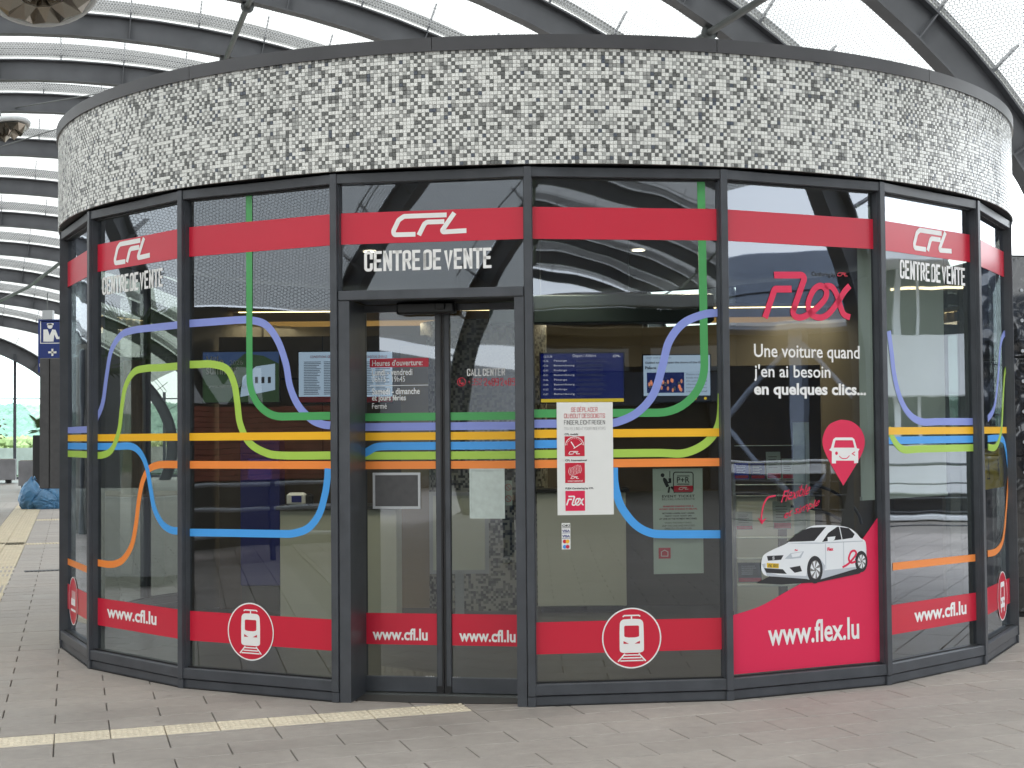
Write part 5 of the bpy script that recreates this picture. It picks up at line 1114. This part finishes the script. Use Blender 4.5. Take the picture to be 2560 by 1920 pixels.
pt = at(20, 900, g1.y); e = empty('red_shrub', 'red leaved shrub growing from the planter at the left edge', 'shrub', (g1.x-.6, g1.y, .9)); MB().tube([(0, 0, 0), (0, 0, 1.4)], .03, 6).build('stem', 'palm_trunk', e); mb = MB()
for i in range(700):
    v = Vector((random.gauss(0, .28), random.gauss(0, .28), 1.3+random.gauss(0, .42))); a_ = Vector((random.uniform(-1, 1), random.uniform(-1, 1), random.uniform(-1, 1))).normalized()*.07; b_ = a_.cross(Vector((.3, .5, .8))).normalized()*.05; mb.add([v-a_, v+b_, v+a_, v-b_], [(0, 1, 2, 3)])
mb.build('foliage', 'leaf_red', e)
g3 = ground(86, 1058); e = empty('vending_cabinet', 'black cabinet with white printed side panel behind the blue bags', 'cabinet', (g3.x*(g3.y-2)/g3.y, g3.y-2, 0), math.radians(10)); hh_ = at(84, 940, g3.y-2).z
MB().bbox(-.22, .12, 0, .8, 0, hh_, .02).build('body', 'black', e); MB().box(.13, .75, .02, .06, .02, hh_-.04).build('printed_panel', 'paper', e); MB().box(.20, .75, .012, .018, hh_*.62, hh_*.92).box(.25, .75, .012, .018, hh_*.25, hh_*.45).build('panel_print', 'screen_green', e)
for z in (.5, 1.0, 1.45): MB().box(.10, .12, -.01, 0, z, z+.04).build('hinge', 'silver', e)
# blue rubbish bags
def bag(label, x, y, rx, rz_, seed):
    rd = random.Random(seed); V = []; n, m_ = 56, 34
    for j in range(m_+1):
        v = j/m_
        for i in range(n):
            a_ = 2*math.pi*i/n; pr_ = math.sin(math.pi*min(1, v*.84+.16))**.55*(1-.30*v); q_ = Vector((math.cos(a_)*1.6, math.sin(a_)*1.6, v*2.6+seed*5))
            nn_ = noise.noise(q_)*.30+(.5-abs(noise.noise(q_*2.3)))*.16+(.5-abs(noise.noise(q_*5.1)))*.07; cr_ = 1+nn_
            V.append((rx*pr_*cr_*math.cos(a_), rx*.8*pr_*cr_*math.sin(a_), max(0, rz_*(v**.9)*(1+.22*noise.noise(q_*.8))) if j else 0))
    F = [(j*n+i, j*n+(i+1) % n, (j+1)*n+(i+1) % n, (j+1)*n+i) for j in range(m_) for i in range(n)]+[tuple(range(m_*n, m_*n+n))]
    e = empty('rubbish_bag', label, 'bag', (x, y, 0), 0, 'blue rubbish bags'); MB().add(V, F, 0, False).build('sack', 'bag_blue', e); MB().tube([(0, 0, rz_*.9), (.02, 0, rz_+.02), (.07, .02, rz_+.05)], .03, 7, radii=[.05, .02, .06]).build('knot', 'bag_blue', e)
ga_ = ground(70, 1099); gb_ = ground(98, 1099)
bag('tall blue rubbish bag, leftmost of the heap left of the kiosk', ga_.x, ga_.y, .36, .68, 1); bag('low crumpled blue rubbish bag in the middle of the heap', gb_.x, gb_.y, .36, .44, 2); gc_ = ground(122, 1098); bag('blue rubbish bag half hidden behind the kiosk post', gc_.x, gc_.y, .40, .68, 3)
# blue information sign hung from the canopy
sY = 25.0; A = at(97/DS, 932/DS, sY); B = at(215/DS, 798/DS, sY); zt2 = B.z
sg = empty('information_sign', 'dark blue sign with a white attendant figure left of the kiosk', 'sign', (A.x, sY, A.z)); Wg, Hg = B.x-A.x, B.z-A.z
MB().bbox(0, Wg, -.04, .04, 0, Hg, .005).build('plate', 'blue_sign', sg); MX2 = Matrix.Translation((0, -.044, 0)) @ MX; px_m = Wg/(215-97)
def S_(pts): return [((x/ (905/300)-97)*px_m, (932-(750+y/(905/300)))*px_m) for x, y in pts]
mb = MB(); V, F = ribbon(S_([(312, 163), (640, 163), (640, 328), (312, 328), (312, 163), (640, 163)]), .012); mb.add(V, F)
V, F = poly2d([S_([(333, 225), (365, 224), (380, 270), (400, 224), (425, 228), (445, 280), (520, 280), (520, 298), (432, 298), (415, 262), (410, 316), (333, 316)])]); mb.add(V, F)
V, F = poly2d([S_(circ(383, 200, 20, 20, 20))]); mb.add(V, F); V, F = poly2d([S_([(360, 178), (410, 178), (410, 192), (360, 192)])]); mb.add(V, F)
V, F = ribbon(S_([(370, 397), (432, 397)]), .032); mb.add(V, F); V, F = ribbon(S_([(401, 370), (401, 424)]), .032); mb.add(V, F); V, F = ribbon(S_([(325, 478), (308, 484), (308, 500), (325, 506)]), .02); mb.add(V, F)
mb.build('pictogram', 'paper', sg, MX2); MB().box(.07, .24, -.05, .05, Hg, Hg+.15).build('bracket_box', 'silver', sg); MB().tube([(.14, 0, Hg+.15), (.14, 0, Hg+.45)], .008, 6).build('aerial', 'steel', sg); MB().tube([(Wg*.85, .06, Hg*.9), (Wg*.85, .06, -A.z)], .05, 10).build('pole', 'frame', sg)

# ================================================================== right edge: polished black panel wall
bw = empty('black_panel_wall', 'polished black panelled wall with bolts right behind the kiosk', 'wall', (4.12, 13.6, 0), math.radians(8))
m = mat('black_polish', (.012, .012, .013), .07, 0); t = m.node_tree; n = t.nodes.new; c_ = n('ShaderNodeTexCoord'); z_ = n('ShaderNodeTexNoise'); z_.inputs['Scale'].default_value = 2.2; t.links.new(c_.outputs['Object'], z_.inputs[0]); b_ = n('ShaderNodeBump'); b_.inputs['Strength'].default_value = .9; b_.inputs['Distance'].default_value = .12; t.links.new(z_.outputs[0], b_.inputs['Height']); t.links.new(b_.outputs[0], t.nodes['Principled BSDF'].inputs['Normal']); t.nodes['Principled BSDF'].inputs['Coat Weight'].default_value = 1
for i in range(4):
    for (z0, z1) in ((.05, 1.42), (1.43, 2.3), (2.31, 3.2)): MB().bbox(i*.9+.004, i*.9+.896, 0, .04, z0, z1, .006).build('cladding_panel', 'black_polish', bw)
    for z in np.arange(.2, 3.15, .27):
        for x in (.05, .22, .55, .85): MB().tube([(i*.9+x, -.008, z), (i*.9+x, .002, z)], .016, 8).build('bolt', 'silver', bw) if i < 1 else None
MB().box(0, 3.6, .045, 1.5, 0, 3.22).build('core', 'black', bw)

# ================================================================== round about the camera (seen reflected in the glass)
def facade():
    e = empty('modern_building', 'long pale office building with window bands beside the hall', 'building', (21, 8.5, 0), math.radians(4))
    for z0, z1 in ((0, .1), (.5, 1.4), (2.3, 3.45), (4.7, 5.0)): MB().bbox(0 if z1 < 4 else -1.2, 8, 0, 34, z0, z1, .02).build('floor_band', 'facade_white', e)
    for z0, z1 in ((.1, .5), (1.4, 2.3), (3.45, 4.7)): MB().box(.5, 7.9, .1, 33.9, z0+.001, z1-.001).build('glazing', 'facade_dark', e)
    for z0, z1 in ((1.4, 2.3), (3.45, 4.7)):
        for i in range(14): MB().box(.30, .42, i*2.4+1-.06, i*2.4+1+.06, z0+.002, z1-.002).build('mullion', 'facade_white', e); MB().box(.32, .38, i*2.4+1.35, i*2.4+1.40, z0+.002, z1-.002).build('mullion', 'facade_white', e)
    for i in range(9): MB().box(.46, .49, 2+i*3.7, 3.4+i*3.7, 4.2+.12*(i % 3), 4.25+.12*(i % 3)).build('lit_ceiling_strip', 'warm_lamp', e)
    e = empty('steel_building', 'dark steel braced building with a blue grey fascia right of the viewpoint', 'building', (20.5, -22, 0), math.radians(-2))
    MB().box(1.5, 8, 0, 30, 0, 3.8).build('wall', 'facade_dark', e); MB().bbox(0, 8, 0, 30, 3.801, 5.4, .02).build('fascia', 'facade_blue', e); MB().box(-.01, -.002, 0, 30, 4.55, 4.58).build('fascia_joint', 'frame_dark', e); MB().box(-.01, -.002, 0, 30, 3.9, 3.97).build('gutter', 'facade_white', e)
    for i in range(9): MB().box(.3, .6, i*3.5+.4, i*3.5+.7, 0, 3.8).build('column', 'facade_blue', e)
    for i in range(8):
        MB().tube([(.45, i*3.5+.6, .2), (.45, i*3.5+4.0, 3.6)], .06, 8).build('brace', 'facade_blue', e); MB().tube([(.35, i*3.5+.6, 3.6), (.35, i*3.5+4.0, .2)], .06, 8).build('brace', 'facade_blue', e)
    MB().bbox(-.2, 0, 0, 30, .80, 1.08, .01).build('parapet_rail', 'facade_white', e)
facade()
rl = empty('railing', 'steel post and wire railing along the right of the hall', 'railing', (13.5, -8, 0), math.radians(-2))
for i in range(14): MB().box(-.025, .025, i*2-.025, i*2+.025, 0, 1.2).build('post', 'frame', rl)
for z in (.3, .5, .7, .9, 1.18): MB().tube([(0, 0, z), (0, 26, z)], .012 if z < 1 else .025, 6).build('rail', 'frame', rl)
for i in range(2): pass
ls = empty('shop_front', 'red timber clad shop front with white letters at the left of the hall', 'shop', (-14.5, -2, 0), math.radians(-4))
MB().box(-2, 0, 0, 14, 0, 3.6).build('wall', 'taupe', ls); 
for i in range(14): MB().bbox(.002, .05, .1, 13.9, 1.0+i*.08, 1.074+i*.08, .006).build('timber_board', 'brickred', ls)
MB().box(-2.5, 0, -38, -.2, 0, 4.2).build('sky_block_wall', 'facade_dark', ls); MB().box(-2.5, 0, 14.3, 36, 0, 3.3).build('dark_wall', 'taupe', ls)  # first wall is added out of view, blocks bright sky mirrored in the doors
for i in range(7): MB().bbox(.002, .04, 14.5+i*3, 16.6+i*3, .3, 2.9, .01).build('wall_panel', 'tan_wall' if i % 3 == 1 else 'box_grey', ls); MB().tube([(.1, 17+i*3, 0), (.1, 17+i*3, 3.2)], .05, 8).build('drain_pipe', 'frame', ls)
mb = MB(); text_fit(mb, 'IVA', 0, 1.9, 0, .55, .05); mb.build('sign_letters', 'paper', ls, Matrix.Translation((.06, 6.2, 2.15)) @ Matrix(((0, 0, 1, 0), (1, 0, 0, 0), (0, 1, 0, 0), (0, 0, 0, 1))))
sr = empty('stair_railing', 'steel stair balustrade going down in front of the red shop', 'railing', (-11.5, 1, 0))
for i in range(5): MB().box(-.03, .03, i*1.4-.03, i*1.4+.03, 0, 1.05).build('post', 'frame', sr)
for z in (.35, .7, 1.02): MB().tube([(0, 0, z), (0, 5.6, z-.0)], .03, 8).build('rail', 'silver', sr)
e = planter('large grey planter holding a palm left of the kiosk', -9.8, 12.6, 1.5, 1.0, .2); e2 = empty('potted_palm', 'big fan palm in the large planter left of the kiosk', 'palm', (-9.8, 12.6, .95)); palm(e2, 1.6, 26, .9, seed=3, tr=.12)

cb_ = empty('concourse_building', 'dark station concourse with light window bands closing the hall behind the viewpoint', 'building', AXH*-26, math.radians(17))
MB().box(-22, -9.45, -9, -.5, 0, 4.0).build('side_wing', 'taupe', cb_); MB().box(-9.4, 9.4, -9, 0, 0, 5.3).build('wall', 'facade_dark', cb_)
for z0, z1, m_ in ((2.5, 3.4, 'facade_blue'), (5.301, 5.7, 'facade_white')): MB().bbox(-9.4, 9.4, .05, .6, z0, z1, .02).build('floor_band', m_, cb_)
MB().bbox(-9, 9, .61, 4.5, 4.2, 4.5, .05).build('canopy_soffit', 'tan_wall', cb_)
for i in range(5): MB().box(-8+i*4-.2, -8+i*4+.2, .02, .4, 0, 2.49).build('column', 'frame', cb_)
for i in range(3):
    for j in (0, 1): MB().box(-9+i*6+j*3.1, -9+i*6+j*3.1+2.5, .01, .045, 3.45, 4.15).build('window', 'window_bright', cb_)
mat_ = None
# ------------------------------------------------------------------ people (mirrored in the glass)
def skin_body(name, nodes, edges, mat_, parent, sub_=2):
    me = bpy.data.meshes.new(name); me.from_pydata([n_[0] for n_ in nodes], edges, []); o = obj(name, me, parent); me.materials.append(M[mat_])
    md = o.modifiers.new('s', 'SKIN'); md.use_smooth_shade = True
    for i, n_ in enumerate(nodes): me.skin_vertices[0].data[i].radius = (n_[1], n_[2] if len(n_) > 2 else n_[1])
    me.skin_vertices[0].data[0].use_root = True
    s = o.modifiers.new('u', 'SUBSURF'); s.levels = sub_; s.render_levels = sub_
    dg = bpy.context.evaluated_depsgraph_get(); dg.update(); m2 = bpy.data.meshes.new_from_object(o.evaluated_get(dg)); o.modifiers.clear(); o.data = m2; m2.name = name; m2.polygons.foreach_set('use_smooth', [True]*len(m2.polygons)); return o
def person(label, x, y, rz, dress=True):
    e = empty('person', label, 'person', (x, y, 0), rz)
    N_ = [((0, 0, .93), .13, .10), ((0, 0, 1.12), .115, .085), ((0, .0, 1.30), .135, .09), ((0, 0, 1.41), .075, .06), ((0, .01, 1.47), .045, .045), ((0, 0, 1.54), .065, .075), ((0, 0, 1.62), .078, .09), ((0, 0, 1.69), .05, .06)]
    E = [(i, i+1) for i in range(7)]
    for s in (-1, 1):
        b = len(N_)
        arm = [((s*.15, 0, 1.36), .052), ((s*.20, .01, 1.22), .042), ((s*.225, -.01, 1.10), .034), ((s*.14, -.13, .98), .026), ((s*.05, -.19, .93), .020), ((s*.01, -.205, .915), .022, .014)] if dress else [((s*.17, 0, 1.38), .058), ((s*.23, .01, 1.24), .05), ((s*.25, -.01, 1.12), .04), ((s*.20, -.14, 1.15), .03), ((s*.10, -.2, 1.25), .022), ((s*.06, -.22, 1.28), .024, .014)]
        N_ += arm; E += [(2, b)]+[(b+i, b+i+1) for i in range(5)]; h = b+5; hx, hy, hz = arm[5][0]
        for f in range(4): b2 = len(N_); dx = s*(-.022+.0*f); N_ += [((hx-s*.02, hy-.012+.002*f, hz+.012-.012*f), .008), ((hx-s*.045, hy-.01, hz+.008-.014*f), .0065), ((hx-s*.062, hy+.002, hz+.002-.013*f), .0055)]; E += [(h, b2), (b2, b2+1), (b2+1, b2+2)]
        b2 = len(N_); N_ += [((hx, hy-.02, hz+.02), .009), ((hx-s*.012, hy-.03, hz+.034), .007)]; E += [(h, b2), (b2, b2+1)]
        b = len(N_); N_ += [((s*.085, 0, .84), .085), ((s*.09, -.005, .50), .055), ((s*.09, .015, .32), .052), ((s*.09, .01, .09), .034), ((s*.095, -.03, .045), .038, .03), ((s*.10, -.12, .03), .036, .02), ((s*.10, -.16, .028), .025, .018)]
        E += [(0, b)]+[(b+i, b+i+1) for i in range(6)]
    skin_body('body', N_, E, 'skin', e)
    mb = MB(); V = []                              # hair cap
    for j in range(9):
        v = j/8*math.pi*.62
        for i in range(16): a_ = 2*math.pi*i/16; fr = .25 if math.sin(a_) < -.3 else 0; r = .098*math.sin(v)+.001; V.append((r*math.cos(a_)*.92, .012+r*math.sin(a_)*(1.08), 1.63+.105*math.cos(v)+(.06*fr if j > 5 else 0)*3))
    mb.add(V, [(j*16+i, j*16+(i+1) % 16, (j+1)*16+(i+1) % 16, (j+1)*16+i) for j in range(8) for i in range(16)], 0, True); mb.build('hair', 'hair', e)
    mb = MB()
    for s in (-1, 1): mb.tube([(s*.03, -.088, 1.62), (s*.03, -.096, 1.62)], .009, 8)
    mb.tube([(-.022, -.088, 1.555), (.022, -.088, 1.555)], .006, 6); mb.build('face_features', 'hair', e); mb = MB(); mb.tube([(0, -.08, 1.61), (0, -.108, 1.585)], .012, 6, radii=[.008, .013]); 
    for s in (-1, 1): mb.tube([(s*.083, 0, 1.60), (s*.09, .005, 1.625)], .014, 6)
    mb.build('nose_and_ears', 'skin', e)
    def shell(name, prof, m_, n=28, pleat=0):
        V = []
        for z, rx, ry in prof:
            for i in range(n): a_ = 2*math.pi*i/n; k_ = 1+pleat*math.sin(9*a_)*(1 if z < .9 else 0); V.append((rx*k_*math.cos(a_), ry*k_*math.sin(a_), z))
        MB().add(V, [(j*n+i, (j+1)*n+i, (j+1)*n+(i+1) % n, j*n+(i+1) % n) for j in range(len(prof)-1) for i in range(n)], 0, True).build(name, m_, e)
    if dress:
        shell('dress', [(1.44, .07, .06), (1.42, .13, .085), (1.36, .19, .11), (1.25, .185, .125), (1.08, .155, .115), (.95, .19, .14), (.7, .215, .17), (.4, .24, .19), (.26, .25, .2)], 'dress', 36, .035)
        for s in (-1, 1): MB().tube([(s*.13, 0, 1.385), (s*.185, .005, 1.30), (s*.215, .005, 1.23)], .07, 12, 0, False, radii=[.075, .068, .060]).build('sleeve', 'dress', e); MB().bbox(s*.1-.05, s*.1+.05, -.19, .07, 0, .03, .01).tube([(s*.1-.045, -.08, .03), (s*.1, -.08, .065), (s*.1+.045, -.08, .03)], .012, 6).build('sandal', 'sandal', e)
    else:
        shell('shirt', [(1.44, .075, .065), (1.42, .14, .09), (1.36, .20, .12), (1.2, .19, .13), (1.0, .185, .13), (.86, .19, .135)], 'shirt')
        for s in (-1, 1):
            MB().tube([(s*.09, 0, .90), (s*.09, -.005, .5), (s*.09, .012, .08)], .1, 14, 0, False, radii=[.105, .075, .065]).build('trouser_leg', 'jeans', e); MB().bbox(s*.1-.05, s*.1+.05, -.19, .07, 0, .09, .02).build('shoe', 'shoe', e); MB().tube([(s*.15, 0, 1.39), (s*.225, .01, 1.25), (s*.25, 0, 1.13)], .07, 12, 0, False, radii=[.078, .068, .058]).build('sleeve', 'shirt', e)
    return e
person('woman in a black short sleeved dress and sandals standing with hands folded', -10.50, 21.57, math.radians(120))
person('person in jeans and white shoes standing left of the viewpoint', -3.63, -.03, math.radians(170), False)
